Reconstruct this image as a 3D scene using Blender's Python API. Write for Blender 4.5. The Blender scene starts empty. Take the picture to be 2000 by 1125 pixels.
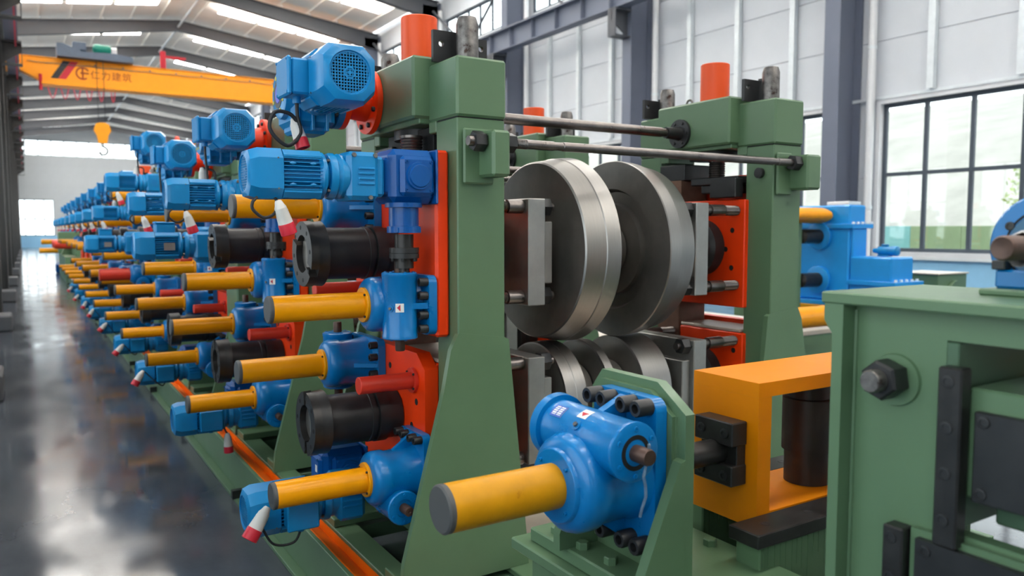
import bpy, bmesh, math, random
from mathutils import Matrix, Vector
random.seed(7)
PI = math.pi
sc = bpy.context.scene
COL = sc.collection

# ------------------------------------------------------------------ camera, world, exposure
cam_d = bpy.data.cameras.new('camera'); cam = bpy.data.objects.new('camera', cam_d); COL.objects.link(cam)
cam_d.sensor_width = 36.0
cam_d.lens = 36.0 * 1518.3 / 2000.0
cam_d.clip_start = 0.05; cam_d.clip_end = 500
AX = (0.848383, -0.529382, -0.000588); AY = (0.039809, 0.062690, 0.997239); AZ = (-0.527884, -0.846064, 0.074260)
cam.matrix_world = Matrix(((AX[0], AY[0], AZ[0], 0), (AX[1], AY[1], AZ[1], 0), (AX[2], AY[2], AZ[2], 1.6), (0, 0, 0, 1)))
cam_d.dof.use_dof = True; cam_d.dof.focus_distance = 2.5; cam_d.dof.aperture_fstop = 3.2
sc.camera = cam

w = bpy.data.worlds.new('world'); sc.world = w; w.use_nodes = True
bg = w.node_tree.nodes['Background']; bg.inputs['Color'].default_value = (0.93, 0.97, 1.0, 1); bg.inputs['Strength'].default_value = 3.4
sc.view_settings.view_transform = 'Standard'; sc.view_settings.look = 'None'
sc.view_settings.exposure = 0.0; sc.view_settings.gamma = 1.0; sc.view_settings.use_curve_mapping = False
sc.cycles.use_denoising = True
sc.cycles.max_bounces = 12; sc.cycles.diffuse_bounces = 8; sc.cycles.glossy_bounces = 4; sc.cycles.transparent_max_bounces = 12
sc.cycles.sample_clamp_indirect = 6.0
sc.cycles.caustics_reflective = False; sc.cycles.caustics_refractive = False
SKYLIGHT = 19.0
EXPO = 0.15
sc.view_settings.exposure = EXPO

def portal(loc, rot, sx, sy):
    l = bpy.data.lights.new('window_portal', 'AREA'); l.shape = 'RECTANGLE'; l.size = sx; l.size_y = sy
    l.cycles.is_portal = True
    o = bpy.data.objects.new('window_portal', l); COL.objects.link(o); o.location = loc; o.rotation_euler = rot

# ------------------------------------------------------------------ materials
def newmat(name):
    m = bpy.data.materials.new(name); m.use_nodes = True
    return m, m.node_tree.nodes, m.node_tree.links, m.node_tree.nodes['Principled BSDF']

def paint(name, col, rough=0.4, var=0.12, scale=6.0, metal=0.0, bump=0.0, dirt=None, coat=0.0, rvar=0.1, stretch=None):
    m, N, L, P = newmat(name)
    tc = N.new('ShaderNodeTexCoord'); src = tc.outputs['Object']
    if stretch:
        mp = N.new('ShaderNodeMapping'); mp.inputs['Scale'].default_value = stretch; L.new(src, mp.inputs[0]); src = mp.outputs[0]
    nz = N.new('ShaderNodeTexNoise'); nz.inputs['Scale'].default_value = scale; nz.inputs['Detail'].default_value = 6; nz.inputs['Roughness'].default_value = 0.65
    L.new(src, nz.inputs['Vector'])
    rp = N.new('ShaderNodeValToRGB'); e = rp.color_ramp.elements
    e[0].position = 0.3; e[1].position = 0.7
    lo = [c * (1 - var) for c in col]; hi = [min(1, c * (1 + var)) for c in col]
    e[0].color = (*lo, 1); e[1].color = (*hi, 1)
    if dirt:
        d = rp.color_ramp.elements.new(0.33); d.color = (*dirt, 1)
        e[0].position = 0.33
        rp.color_ramp.elements[1].position = 0.40
        rp.color_ramp.elements[1].color = (*lo, 1); rp.color_ramp.elements[0].color = (*dirt, 1)
    L.new(nz.outputs['Fac'], rp.inputs['Fac']); L.new(rp.outputs['Color'], P.inputs['Base Color'])
    mr = N.new('ShaderNodeMapRange'); mr.inputs['To Min'].default_value = max(0.02, rough - rvar); mr.inputs['To Max'].default_value = min(1, rough + rvar)
    L.new(nz.outputs['Fac'], mr.inputs['Value']); L.new(mr.outputs['Result'], P.inputs['Roughness'])
    P.inputs['Metallic'].default_value = metal
    P.inputs['Coat Weight'].default_value = coat * 0.6
    if metal == 0: P.inputs['Specular IOR Level'].default_value = 0.38
    if bump:
        b = N.new('ShaderNodeBump'); b.inputs['Strength'].default_value = bump; b.inputs['Distance'].default_value = 0.002
        n2 = N.new('ShaderNodeTexNoise'); n2.inputs['Scale'].default_value = 90; L.new(src, n2.inputs['Vector'])
        L.new(n2.outputs['Fac'], b.inputs['Height']); L.new(b.outputs['Normal'], P.inputs['Normal'])
    return m

def emit(name, col, s):
    m, N, L, P = newmat(name)
    P.inputs['Base Color'].default_value = (*col, 1); P.inputs['Emission Color'].default_value = (*col, 1); P.inputs['Emission Strength'].default_value = s
    return m

def srgb(r, g, b):
    f = lambda c: (c / 255 / 12.92) if c / 255 <= 0.04045 else ((c / 255 + 0.055) / 1.055) ** 2.4
    return (f(r), f(g), f(b))

GREEN = paint('machine_green', srgb(90, 117, 87), 0.37, 0.06, 3.0, bump=0.08)
GREEN_D = paint('guide_green', srgb(72, 98, 75), 0.45, 0.08, 3.0, bump=0.08)
BLUE = paint('motor_blue', srgb(12, 124, 182), 0.32, 0.06, 8.0, coat=0.2)
JBLUE = paint('jack_blue', srgb(0, 108, 172), 0.3, 0.08, 7.0, bump=0.12, coat=0.25)
DBLUE = paint('gearbox_blue', srgb(0, 76, 146), 0.32, 0.06, 8.0, coat=0.25)
YEL = paint('guard_yellow', srgb(226, 148, 4), 0.33, 0.05, 10.0, coat=0.15)
YELW = paint('worn_yellow', srgb(196, 136, 14), 0.38, 0.10, 9.0, dirt=srgb(150, 92, 16))
ORANGE = paint('frame_orange', srgb(214, 124, 4), 0.42, 0.06, 5.0, bump=0.08)
GUTTER = paint('gutter_orange', srgb(226, 100, 2), 0.45, 0.12, 6.0)
REDO = paint('chock_red', srgb(238, 60, 6), 0.4, 0.08, 4.0)
REDD = paint('chock_body_red', srgb(165, 38, 18), 0.45, 0.12, 4.0)
ORED = paint('cover_orange', srgb(226, 78, 22), 0.42, 0.03, 4.0)
RED = paint('tube_red', srgb(200, 52, 34), 0.4, 0.05, 6.0)
BLACK = paint('black_oxide', (0.022, 0.022, 0.023), 0.42, 0.25, 12.0, metal=0.25)
BLACKP = paint('black_steel_bar', (0.035, 0.033, 0.032), 0.36, 0.3, 14.0, metal=0.5)
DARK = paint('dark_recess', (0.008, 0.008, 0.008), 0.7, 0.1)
RUBBER = paint('grey_cap', srgb(76, 76, 76), 0.55, 0.1)
STEEL = paint('polished_steel', (0.31, 0.295, 0.28), 0.36, 0.05, 60.0, metal=1.0, rvar=0.03, stretch=(3, 0.15, 0.15))
def brushed(m):
    N = m.node_tree.nodes; t = N.new('ShaderNodeTangent'); t.direction_type = 'RADIAL'; t.axis = 'X'
    P = N['Principled BSDF']; P.inputs['Anisotropic'].default_value = 0.6; m.node_tree.links.new(t.outputs[0], P.inputs['Tangent'])
brushed(STEEL)
STEELD = paint('roll_side_steel', (0.21, 0.195, 0.178), 0.46, 0.22, 3.5, metal=0.8, rvar=0.06)
STEELG = paint('ground_steel', (0.34, 0.33, 0.31), 0.42, 0.12, 8.0, metal=0.8)
RODS = paint('rod_steel', (0.17, 0.15, 0.14), 0.3, 0.25, 12.0, metal=0.9)
STUD = paint('stud_steel', (0.20, 0.185, 0.175), 0.4, 0.35, 25.0, metal=0.8, dirt=srgb(60, 45, 40))
RUST = paint('rusty_liner', srgb(120, 88, 72), 0.6, 0.25, 12.0, metal=0.3)
SHAFTB = paint('brown_shaft', srgb(84, 64, 56), 0.45, 0.25, 20.0, metal=0.5)
WHITEP = paint('white_plastic', srgb(214, 210, 204), 0.45, 0.04)
REDP = paint('red_plastic', srgb(192, 34, 52), 0.4, 0.04)
CABLE = paint('black_rubber', (0.018, 0.018, 0.02), 0.5, 0.1)
LABW = paint('sticker_white', srgb(225, 222, 218), 0.5, 0.03)
LABR = paint('sticker_red', srgb(180, 40, 55), 0.5, 0.03)
LABB = paint('sticker_blue', srgb(70, 100, 180), 0.5, 0.03)
LABG = paint('sticker_green', srgb(170, 215, 190), 0.5, 0.03)
PURPLE = paint('hub_purple', srgb(96, 92, 200), 0.4, 0.05)
BRASS = paint('plug_yellow', srgb(200, 180, 60), 0.4, 0.05)
BEIGE = paint('machined_top', srgb(190, 180, 165), 0.4, 0.12, 6.0, metal=0.3)
WRAP = paint('plastic_wrap', srgb(200, 198, 195), 0.25, 0.2, 30.0)
FILM = paint('clear_film', srgb(120, 140, 158), 0.2, 0.3, 40.0)
FILM.node_tree.nodes['Principled BSDF'].inputs['Alpha'].default_value = 0.45
WALLE = paint('far_panel_dimmed', srgb(186, 190, 192), 0.5, 0.04, 1.5)  # panel colour darkened to offset the overlit far wall, dimming put into the paint
WALLW = paint('panel_white', srgb(214, 217, 222), 0.5, 0.03, 1.5)
ROOFW = paint('roof_cream', srgb(246, 242, 235), 0.6, 0.05, 1.2)
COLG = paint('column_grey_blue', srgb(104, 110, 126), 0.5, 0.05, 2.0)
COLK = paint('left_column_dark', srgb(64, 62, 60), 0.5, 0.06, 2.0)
COLD = paint('rafter_grey', srgb(78, 80, 86), 0.5, 0.06, 2.0)
GALV = paint('galvanised', srgb(225, 230, 233), 0.38, 0.06, 6.0, metal=0.3)
PIPEW = paint('downpipe_white', srgb(226, 226, 228), 0.45, 0.03)
WAIN = paint('wainscot_blue', srgb(150, 202, 236), 0.5, 0.03)
WINF = paint('window_frame_grey', srgb(70, 78, 88), 0.45, 0.05)
CRANEY = paint('crane_orange', srgb(255, 160, 16), 0.4, 0.04, 2.0)
CRANEG = paint('trolley_grey', srgb(92, 104, 122), 0.5, 0.1)
TEAL = paint('hoist_green', srgb(20, 130, 110), 0.4, 0.08)
CABRED = paint('cable_red', srgb(205, 60, 80), 0.5, 0.05)
CONC = paint('concrete', srgb(88, 88, 90), 0.7, 0.12, 5.0)
SKYL = emit('skylight_sheet', (1.0, 0.99, 0.96), SKYLIGHT)
PAVE = paint('gravel', srgb(132, 130, 126), 0.9, 0.1, 2.0)
HOARD = paint('hoarding_teal', srgb(118, 172, 168), 0.6, 0.1, 1.0)
HOARDG = paint('hoarding_green', srgb(132, 150, 112), 0.6, 0.1, 1.0)
LEAF = paint('leaf_green', srgb(128, 146, 40), 0.6, 0.25, 4.0)
HILL = paint('pale_hill', srgb(150, 148, 140), 0.9, 0.2, 0.25)

def floor_mat():
    m, N, L, P = newmat('polished_concrete')
    tc = N.new('ShaderNodeTexCoord'); mp = N.new('ShaderNodeMapping'); mp.inputs['Scale'].default_value = (1.0, 0.5, 1.0)
    L.new(tc.outputs['Object'], mp.inputs[0])
    n1 = N.new('ShaderNodeTexNoise'); n1.inputs['Scale'].default_value = 1.1; n1.inputs['Detail'].default_value = 8; n1.inputs['Roughness'].default_value = 0.65
    L.new(mp.outputs[0], n1.inputs['Vector'])
    rp = N.new('ShaderNodeValToRGB'); rp.color_ramp.elements[0].position = 0.3; rp.color_ramp.elements[1].position = 0.72
    rp.color_ramp.elements[0].color = (*srgb(52, 56, 62), 1); rp.color_ramp.elements[1].color = (*srgb(84, 88, 94), 1)
    L.new(n1.outputs['Fac'], rp.inputs['Fac']); L.new(rp.outputs['Color'], P.inputs['Base Color'])
    n2 = N.new('ShaderNodeTexNoise'); n2.inputs['Scale'].default_value = 2.6; n2.inputs['Detail'].default_value = 10; L.new(mp.outputs[0], n2.inputs['Vector'])
    mr = N.new('ShaderNodeMapRange'); mr.inputs['From Min'].default_value = 0.3; mr.inputs['From Max'].default_value = 0.7
    mr.inputs['To Min'].default_value = 0.06; mr.inputs['To Max'].default_value = 0.2
    L.new(n2.outputs['Fac'], mr.inputs['Value']); L.new(mr.outputs['Result'], P.inputs['Roughness'])
    b = N.new('ShaderNodeBump'); b.inputs['Strength'].default_value = 0.05; b.inputs['Distance'].default_value = 0.01; L.new(n1.outputs['Fac'], b.inputs['Height'])
    L.new(b.outputs['Normal'], P.inputs['Normal'])
    P.inputs['Specular IOR Level'].default_value = 0.28
    return m
FLOOR = floor_mat()

def glass_mat():
    m = bpy.data.materials.new('window_glass'); m.use_nodes = True; N = m.node_tree.nodes; L = m.node_tree.links; N.clear()
    o = N.new('ShaderNodeOutputMaterial'); mx = N.new('ShaderNodeMixShader'); t = N.new('ShaderNodeBsdfTransparent'); g = N.new('ShaderNodeBsdfGlossy')
    t.inputs[0].default_value = (0.95, 0.98, 0.98, 1); g.inputs['Roughness'].default_value = 0.03
    mx.inputs[0].default_value = 0.06
    L.new(t.outputs[0], mx.inputs[1]); L.new(g.outputs[0], mx.inputs[2]); L.new(mx.outputs[0], o.inputs[0])
    return m
GLASS = glass_mat()

for m_, v_ in ((YEL, 0.22), (YELW, 0.2), (ORANGE, 0.22), (DBLUE, 0.3), (GUTTER, 0.25)): m_.node_tree.nodes['Principled BSDF'].inputs['Specular IOR Level'].default_value = v_
# ------------------------------------------------------------------ mesh builder
class MB:
    def __init__(s, o=(0, 0, 0), T=None):
        s.v = []; s.f = []; s.m = []; s.o = Vector(o); s.T = T; s.mi = 0
    def add(s, vs, fs, mis=None):
        b = len(s.v)
        for p in vs:
            p = Vector(p)
            if s.T is not None: p = s.T @ p
            s.v.append(p - s.o)
        for i, f in enumerate(fs):
            s.f.append([b + j for j in f]); s.m.append(s.mi if mis is None else mis[i])
    def box(s, x0, x1, y0, y1, z0, z1, b=0.0):
        lo = (min(x0, x1), min(y0, y1), min(z0, z1)); hi = (max(x0, x1), max(y0, y1), max(z0, z1))
        if b <= 0:
            vs = [(hi[0] if i & 1 else lo[0], hi[1] if i & 2 else lo[1], hi[2] if i & 4 else lo[2]) for i in range(8)]
            s.add(vs, [(0, 2, 3, 1), (4, 5, 7, 6), (0, 1, 5, 4), (2, 6, 7, 3), (0, 4, 6, 2), (1, 3, 7, 5)]); return
        b = min(b, 0.45 * min(hi[i] - lo[i] for i in range(3)))
        vs = []; idx = {}
        for i in range(8):
            for a in range(3):
                p = []
                for k in range(3):
                    h = (i >> k) & 1
                    q = hi[k] if h else lo[k]
                    if k != a: q += -b if h else b
                    p.append(q)
                idx[(i, a)] = len(vs); vs.append(p)
        fs = []
        for a in range(3):
            o1, o2 = [k for k in range(3) if k != a]
            for h in (0, 1):
                c = [(h << a) | (u << o1) | (v << o2) for u, v in ((0, 0), (1, 0), (1, 1), (0, 1))]
                fs.append([idx[(i, a)] for i in c])
        for a in range(3):
            o1, o2 = [k for k in range(3) if k != a]
            for u in (0, 1):
                for v in (0, 1):
                    i0 = (u << o1) | (v << o2); i1 = i0 | (1 << a)
                    fs.append([idx[(i0, o1)], idx[(i1, o1)], idx[(i1, o2)], idx[(i0, o2)]])
        for i in range(8): fs.append([idx[(i, 0)], idx[(i, 1)], idx[(i, 2)]])
        s.add(vs, fs)
    def lathe(s, prof, axis='x', c=(0, 0, 0), seg=32, mis=None, a0=0.0, sq=None):
        """prof: (along, radius) pairs; sq: optional function of the angle that scales the radius"""
        vs = []; rings = []
        for a, r in prof:
            if r <= 1e-6:
                rings.append([len(vs)]); vs.append((a, 0, 0)); continue
            ring = []
            for i in range(seg):
                t = a0 + 2 * PI * i / seg; q = r * (sq(t) if sq else 1)
                ring.append(len(vs)); vs.append((a, q * math.cos(t), q * math.sin(t)))
            rings.append(ring)
        fs = []; ms = []
        def cap(r, m):
            if len(r) > 1: fs.append(r); ms.append(m)
        cap(rings[0], mis[0] if mis else s.mi)
        for k in range(len(rings) - 1):
            A, B = rings[k], rings[k + 1]; m = mis[k] if mis else s.mi
            n = max(len(A), len(B))
            for i in range(n):
                j = (i + 1) % n
                if len(A) == 1 and len(B) == 1: continue
                if len(A) == 1: fs.append((A[0], B[i], B[j]))
                elif len(B) == 1: fs.append((A[i], A[j], B[0]))
                else: fs.append((A[i], A[j], B[j], B[i]))
                ms.append(m)
        cap(rings[-1], mis[-1] if mis else s.mi)
        if axis == 'x': g = lambda p: (p[0] + c[0], p[1] + c[1], p[2] + c[2])
        elif axis == 'y': g = lambda p: (p[1] + c[0], p[0] + c[1], p[2] + c[2])
        else: g = lambda p: (p[1] + c[0], p[2] + c[1], p[0] + c[2])
        s.add([g(p) for p in vs], fs, ms)
    def ring(s, prof, axis='x', c=(0, 0, 0), seg=48, mis=None):
        """closed profile revolved (a body with a bore)"""
        vs = []; n = len(prof)
        for a, r in prof:
            for i in range(seg):
                t = 2 * PI * i / seg; vs.append((a, r * math.cos(t), r * math.sin(t)))
        fs = []; ms = []
        for k in range(n):
            l = (k + 1) % n
            for i in range(seg):
                j = (i + 1) % seg
                fs.append((k * seg + i, k * seg + j, l * seg + j, l * seg + i)); ms.append(mis[k] if mis else s.mi)
        if axis == 'x': g = lambda p: (p[0] + c[0], p[1] + c[1], p[2] + c[2])
        elif axis == 'y': g = lambda p: (p[1] + c[0], p[0] + c[1], p[2] + c[2])
        else: g = lambda p: (p[1] + c[0], p[2] + c[1], p[0] + c[2])
        s.add([g(p) for p in vs], fs, ms)
    def cyl(s, p0, p1, r, seg=20, r1=None):
        p0 = Vector(p0); p1 = Vector(p1); d = (p1 - p0); d.normalize()
        u = d.orthogonal().normalized(); v = d.cross(u); r1 = r if r1 is None else r1
        vs = [p0 + r * (u * math.cos(2 * PI * i / seg) + v * math.sin(2 * PI * i / seg)) for i in range(seg)]
        vs += [p1 + r1 * (u * math.cos(2 * PI * i / seg) + v * math.sin(2 * PI * i / seg)) for i in range(seg)]
        fs = [(i, (i + 1) % seg, seg + (i + 1) % seg, seg + i) for i in range(seg)] + [tuple(range(seg))[::-1], tuple(range(seg, 2 * seg))]
        s.add(vs, fs)
    def prism(s, poly, plane, d0, d1):
        n = len(poly)
        if plane == 'xz': g = lambda p, d: (p[0], d, p[1])
        elif plane == 'yz': g = lambda p, d: (d, p[0], p[1])
        else: g = lambda p, d: (p[0], p[1], d)
        vs = [g(p, d0) for p in poly] + [g(p, d1) for p in poly]
        fs = [tuple(range(n))[::-1], tuple(range(n, 2 * n))] + [(i, (i + 1) % n, n + (i + 1) % n, n + i) for i in range(n)]
        s.add(vs, fs)
    def tube(s, pts, r, seg=8, closed=False):
        pts = [Vector(p) for p in pts]; n = len(pts); rings = []; vs = []
        up = None
        for i, p in enumerate(pts):
            d = (pts[(i + 1) % n] - pts[i - 1]) if closed else (pts[min(i + 1, n - 1)] - pts[max(i - 1, 0)])
            d.normalize()
            if up is None: up = d.orthogonal().normalized()
            up = (up - d * up.dot(d)); up.normalize(); v = d.cross(up)
            rings.append([len(vs) + j for j in range(seg)])
            vs += [p + r * (up * math.cos(2 * PI * j / seg) + v * math.sin(2 * PI * j / seg)) for j in range(seg)]
        fs = []
        for i in range(n if closed else n - 1):
            A, B = rings[i], rings[(i + 1) % n]
            fs += [(A[j], A[(j + 1) % seg], B[(j + 1) % seg], B[j]) for j in range(seg)]
        if not closed: fs += [rings[0][::-1], rings[-1]]
        s.add(vs, fs)
    def bolt(s, c, d, r, l, hexa=False, socket=True):
        """bolt head standing on c in direction d"""
        d = Vector(d).normalized(); M = Matrix.Translation(Vector(c)) @ Vector((1, 0, 0)).rotation_difference(d).to_matrix().to_4x4()
        T = s.T; s.T = M if T is None else T @ M
        if hexa: s.lathe([(0, r), (l * 0.85, r), (l, r * 0.86), (l, 0)], seg=6)
        elif socket: s.lathe([(0, r), (l * 0.9, r), (l, r * 0.9), (l, r * 0.55), (l * 0.45, r * 0.5), (l * 0.45, 0)], seg=12)
        else: s.lathe([(0, r), (l, r), (l, 0)], seg=12)
        s.T = T
    def patch(s, r, a0, a1, h0, h1, axis='z', c=(0, 0, 0), n=6):
        """thin curved label on a cylinder"""
        vs = []; fs = []
        for q in (r, r + 0.0008):
            for i in range(n + 1):
                t = a0 + (a1 - a0) * i / n
                for h in (h0, h1): vs.append((c[0] + q * math.cos(t), c[1] + q * math.sin(t), c[2] + h))
        k = 2 * (n + 1)
        for i in range(n):
            a = 2 * i
            fs.append((k + a, k + a + 2, k + a + 3, k + a + 1)); fs.append((a, a + 1, a + 3, a + 2))
            fs.append((a, a + 2, k + a + 2, k + a)); fs.append((a + 1, k + a + 1, k + a + 3, a + 3))
        fs.append((0, k, k + 1, 1)); fs.append((2 * n, 2 * n + 1, k + 2 * n + 1, k + 2 * n))
        s.add(vs, fs)

def mesh(name, mb, mats, smooth=True):
    me = bpy.data.meshes.new(name); me.from_pydata([tuple(v) for v in mb.v], [], mb.f)
    if not isinstance(mats, (list, tuple)): mats = [mats]
    for m in mats: me.materials.append(m)
    me.polygons.foreach_set('material_index', mb.m)
    bm = bmesh.new(); bm.from_mesh(me); bmesh.ops.recalc_face_normals(bm, faces=bm.faces); bm.to_mesh(me); bm.free()
    if smooth:
        me.polygons.foreach_set('use_smooth', [True] * len(me.polygons)); me.set_sharp_from_angle(angle=math.radians(34))
    me.update()
    return me

def part(name, mb, mats, parent, label=None, smooth=True):
    o = bpy.data.objects.new(name, mb if isinstance(mb, bpy.types.Mesh) else mesh(name, mb, mats, smooth)); COL.objects.link(o)
    o.parent = parent
    if label: o['label'] = label
    return o

def thing(name, label, cat, loc=(0, 0, 0), rot=(0, 0, 0), group=None, scale=None):
    o = bpy.data.objects.new(name, None); COL.objects.link(o); o.empty_display_size = 0.1
    o.location = loc; o.rotation_euler = rot
    if scale: o.scale = scale
    if cat: o['label'] = label; o['category'] = cat
    if group: o['group'] = group
    return o

def single(name, mb, mats, label, cat, group=None, loc=(0, 0, 0)):
    o = part(name, mb, mats, None); o.location = loc; o['label'] = label; o['category'] = cat
    if group: o['group'] = group
    return o

def struct(name, mb, mats, parent=None):
    o = part(name, mb, mats, parent)
    if parent is None: o['kind'] = 'structure'
    return o

def dup(o, d=(0, 0, 0), label=None, group=None, parent=None, skip=()):
    c = o.copy(); COL.objects.link(c)
    if parent is None:
        c.location = o.location + Vector(d)
        if label: c['label'] = label
        if group: c['group'] = group
    else: c.parent = parent
    for ch in list(o.children):
        if ch.name.split('.')[0] not in skip: dup(ch, parent=c, skip=skip)
    return c



ORD = ['nearest', 'second', 'third', 'fourth', 'fifth', 'sixth', 'seventh', 'eighth', 'ninth', 'tenth', 'eleventh', 'twelfth', 'thirteenth', 'fourteenth', 'fifteenth', 'sixteenth', 'seventeenth', 'eighteenth']
PITCH = 1.78

# ================================================================== THE HALL
XW = 13.9; XL = -1.1; YE = 84.0; YB = -14.5; EAVE = 10.4; RIDGE_X = 6.4; RIDGE = 11.35
mb = MB(); mb.box(XL - 0.3, XW + 0.3, YB, YE, -0.2, 0.0); struct('floor', mb, FLOOR)
COLY = [9.6 + 6.0 * k for k in range(-4, 13)]

# window helper on a long wall (normal along x): outer reveal, frame, mullions, panes
win_n = [0]
def window(x, y0, y1, z0, z1, ny, zs, side, rev=True):
    win_n[0] += 1
    r = thing('window_%d' % win_n[0], '', None, (x, (y0 + y1) / 2, z0)); r['kind'] = 'structure'
    o = r.location
    if rev:
        m = MB(o)
        for a in ((y0 - 0.09, y0, z0 - 0.09, z1 + 0.09), (y1, y1 + 0.09, z0 - 0.09, z1 + 0.09)): m.box(x - 0.03 * side, x + 0.25 * side, a[0], a[1], a[2], a[3])
        m.box(x - 0.03 * side, x + 0.25 * side, y0, y1, z1, z1 + 0.09); m.box(x - 0.05 * side, x + 0.25 * side, y0, y1, z0 - 0.09, z0)
        part('window_reveal', m, PIPEW, r)
    m = MB(o); t = 0.035
    m.box(x + 0.08 * side, x + 0.14 * side, y0, y1, z0, z0 + 2 * t); m.box(x + 0.08 * side, x + 0.14 * side, y0, y1, z1 - 2 * t, z1)
    ys = [y0 + (y1 - y0) * i / ny for i in range(ny + 1)]
    for i, y in enumerate(ys):
        a = y if i == 0 else (y - 2 * t if i == ny else y - t)
        m.box(x + 0.08 * side, x + 0.14 * side, a, a + 2 * t, z0 + 2 * t, z1 - 2 * t)
    for z in zs: m.box(x + 0.085 * side, x + 0.135 * side, y0 + t, y1 - t, z - t, z + t)
    part('window_frame', m, WINF, r)
    zz = [z0] + list(zs) + [z1]
    pm = {}
    for i in range(ny):
        for j in range(len(zz) - 1):
            k = (round(ys[1] - ys[0], 3), round(zz[j + 1] - zz[j], 3))
            if k not in pm:
                g = MB(); g.box(-0.004, 0.004, 0, k[0], 0, k[1]); pm[k] = mesh('pane', g, GLASS, False)
            p = part('pane', pm[k], None, r); p.location = (0.11 * side, ys[i] - o[1], zz[j] - o[2])
    return r

def wall_long(name, x, side, nwin):
    """side +1: outside is towards +x. Panels laid as 1 m high boards between openings, wainscot below the sill."""
    r = thing(name, '', None, (x, 0, 0)); r['kind'] = 'structure'
    m = MB(r.location); m.box(x, x + 0.2 * side, YB, YE, 0, 1.1); part('wainscot', m, WAIN, r)
    pans = {}
    def panel(y0, y1, z0, z1):
        k = (round(y1 - y0, 2), round(z1 - z0, 2))
        if k not in pans:
            g = MB(); g.box(0, 0.12 * side, 0.004, k[0] - 0.004, 0.004, k[1] - 0.004, 0.008); pans[k] = mesh('wall_panel', g, WALLW, False)
        p = part('wall_panel', pans[k], None, r); p.location = (0.02 * side, y0, z0)
    m = MB(r.location); m.box(x + 0.14 * side, x + 0.16 * side, YB, YE, 4.07, 8.45); m.box(x + 0.14 * side, x + 0.16 * side, YB, YE, 9.6, EAVE + 0.25)
    for y in COLY: m.box(x + 0.14 * side, x + 0.16 * side, y - 0.6, y + 0.42, 1.1, 4.07); m.box(x + 0.14 * side, x + 0.16 * side, y - 0.5, y + 0.4, 8.45, 9.6)
    m.box(x + 0.14 * side, x + 0.16 * side, YB, COLY[0] + 0.5, 1.1, 9.6); m.box(x + 0.14 * side, x + 0.16 * side, COLY[-1] - 0.5, YE, 1.1, 9.6)
    part('wall_backing', m, WALLW, r)
    for k, y in enumerate(COLY):
        y1 = COLY[k + 1] if k + 1 < len(COLY) else YE
        for z in (4.07, 5.17, 6.27, 7.37): panel(y, y1, z, z + (1.1 if z < 7 else 1.08))
        panel(y, y1, 9.6, EAVE)
        panel(y - 0.6, y + 0.42, 1.1, 2.6); panel(y - 0.6, y + 0.42, 2.6, 4.07)
    mm = MB(r.location); mm.box(x - 0.06 * side, x + 0.02 * side, YB, YE, 1.05, 1.1); mm.box(x - 0.05 * side, x + 0.02 * side, YB, YE, 4.06, 4.12)
    part('sill_trim', mm, GALV, r)
    for k in range(nwin):
        y = COLY[k]
        window(x, y + 0.42, y + 5.4, 1.19, 3.98, 6, (2.65,), side)
        window(x, y + 0.4, y + 5.5, 8.45, 9.6, 6, (), side, False)
        s = -side
        portal((x - 0.02 * side, y + 2.9, 2.6), (0, PI / 2 * (1 if side > 0 else -1), 0), 2.8, 5.0)
    return r
wall_long('wall_right', XW, 1, 13)
wall_long('wall_left', XL, -1, 13)

def wall_end(name, y, side):
    r = thing(name, '', None, ((XL + XW) / 2, y, 0)); r['kind'] = 'structure'
    o = r.location
    m = MB(o); m.box(XL, XW, y, y + 0.2 * side, 0, 1.1); part('wainscot', m, WAIN, r)
    ZH0, ZH1, ZL1 = 8.3, 9.9, 4.45
    m = MB(o); x0, x1 = -0.75, 2.3
    if side < 0: m.box(x0, x1, y, y + 0.15 * side, 1.1, ZL1)
    m.box(XL, x0, y, y + 0.15 * side, 1.1, 6.4); m.box(x1, XW, y, y + 0.15 * side, 1.1, 6.4)
    m.box(x0, x1, y, y + 0.15 * side, ZL1, 6.4)
    m.box(XL, XW, y, y + 0.15 * side, 6.4, ZH0 if side > 0 else ZH1)
    m.prism([(XL, ZH1), (XW, ZH1), (XW, EAVE + 0.2), (RIDGE_X, RIDGE + 0.2), (XL, EAVE + 0.2)], 'xz', y, y + 0.15 * side)
    part('gable_panel', m, WALLE, r)
    pm = MB(); pm.box(0, 0.98, -0.02 * side, 0, 0, 2.0)
    pmm = mesh('wall_panel', pm, WALLE, False)
    for i in range(15):
        p = part('wall_panel', pmm, None, r); p.location = (XL - o[0] + 0.01 + i * 1.0, 0, 4.5); p = part('wall_panel', pmm, None, r); p.location = (XL - o[0] + 0.01 + i * 1.0, 0, 6.5)
    for nm, (a, b, z0, z1, n) in ({'high': (XL + 0.3, XW - 0.3, ZH0, ZH1, 14), 'low': (x0, x1, 1.1, ZL1, 4)} if side > 0 else {}).items():
        win_n[0] += 1
        wr = thing('window_%d' % win_n[0], '', None, ((a + b) / 2, y, z0)); wr['kind'] = 'structure'
        f = MB(wr.location)
        for i in range(n + 1):
            q = a + (b - a) * i / n; f.box(q - 0.04, q + 0.04, y + 0.05 * side, y + 0.12 * side, z0, z1)
        f.box(a, b, y + 0.05 * side, y + 0.12 * side, z0, z0 + 0.08); f.box(a, b, y + 0.05 * side, y + 0.12 * side, z1 - 0.08, z1)
        if nm == 'low': f.box(a, b, y + 0.05 * side, y + 0.12 * side, 2.6, 2.68)
        part('window_frame', f, WINF, wr)
        g = MB(); g.box(0, (b - a) / n, -0.004, 0.004, 0, z1 - z0); gm = mesh('pane', g, GLASS, False)
        for i in range(n):
            p = part('pane', gm, None, wr); p.location = (a + (b - a) * i / n - wr.location[0], 0.08 * side, 0)
        portal(((a + b) / 2, y - 0.02 * side, (z0 + z1) / 2), (-PI / 2 * side, 0, 0), b - a, z1 - z0)
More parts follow.
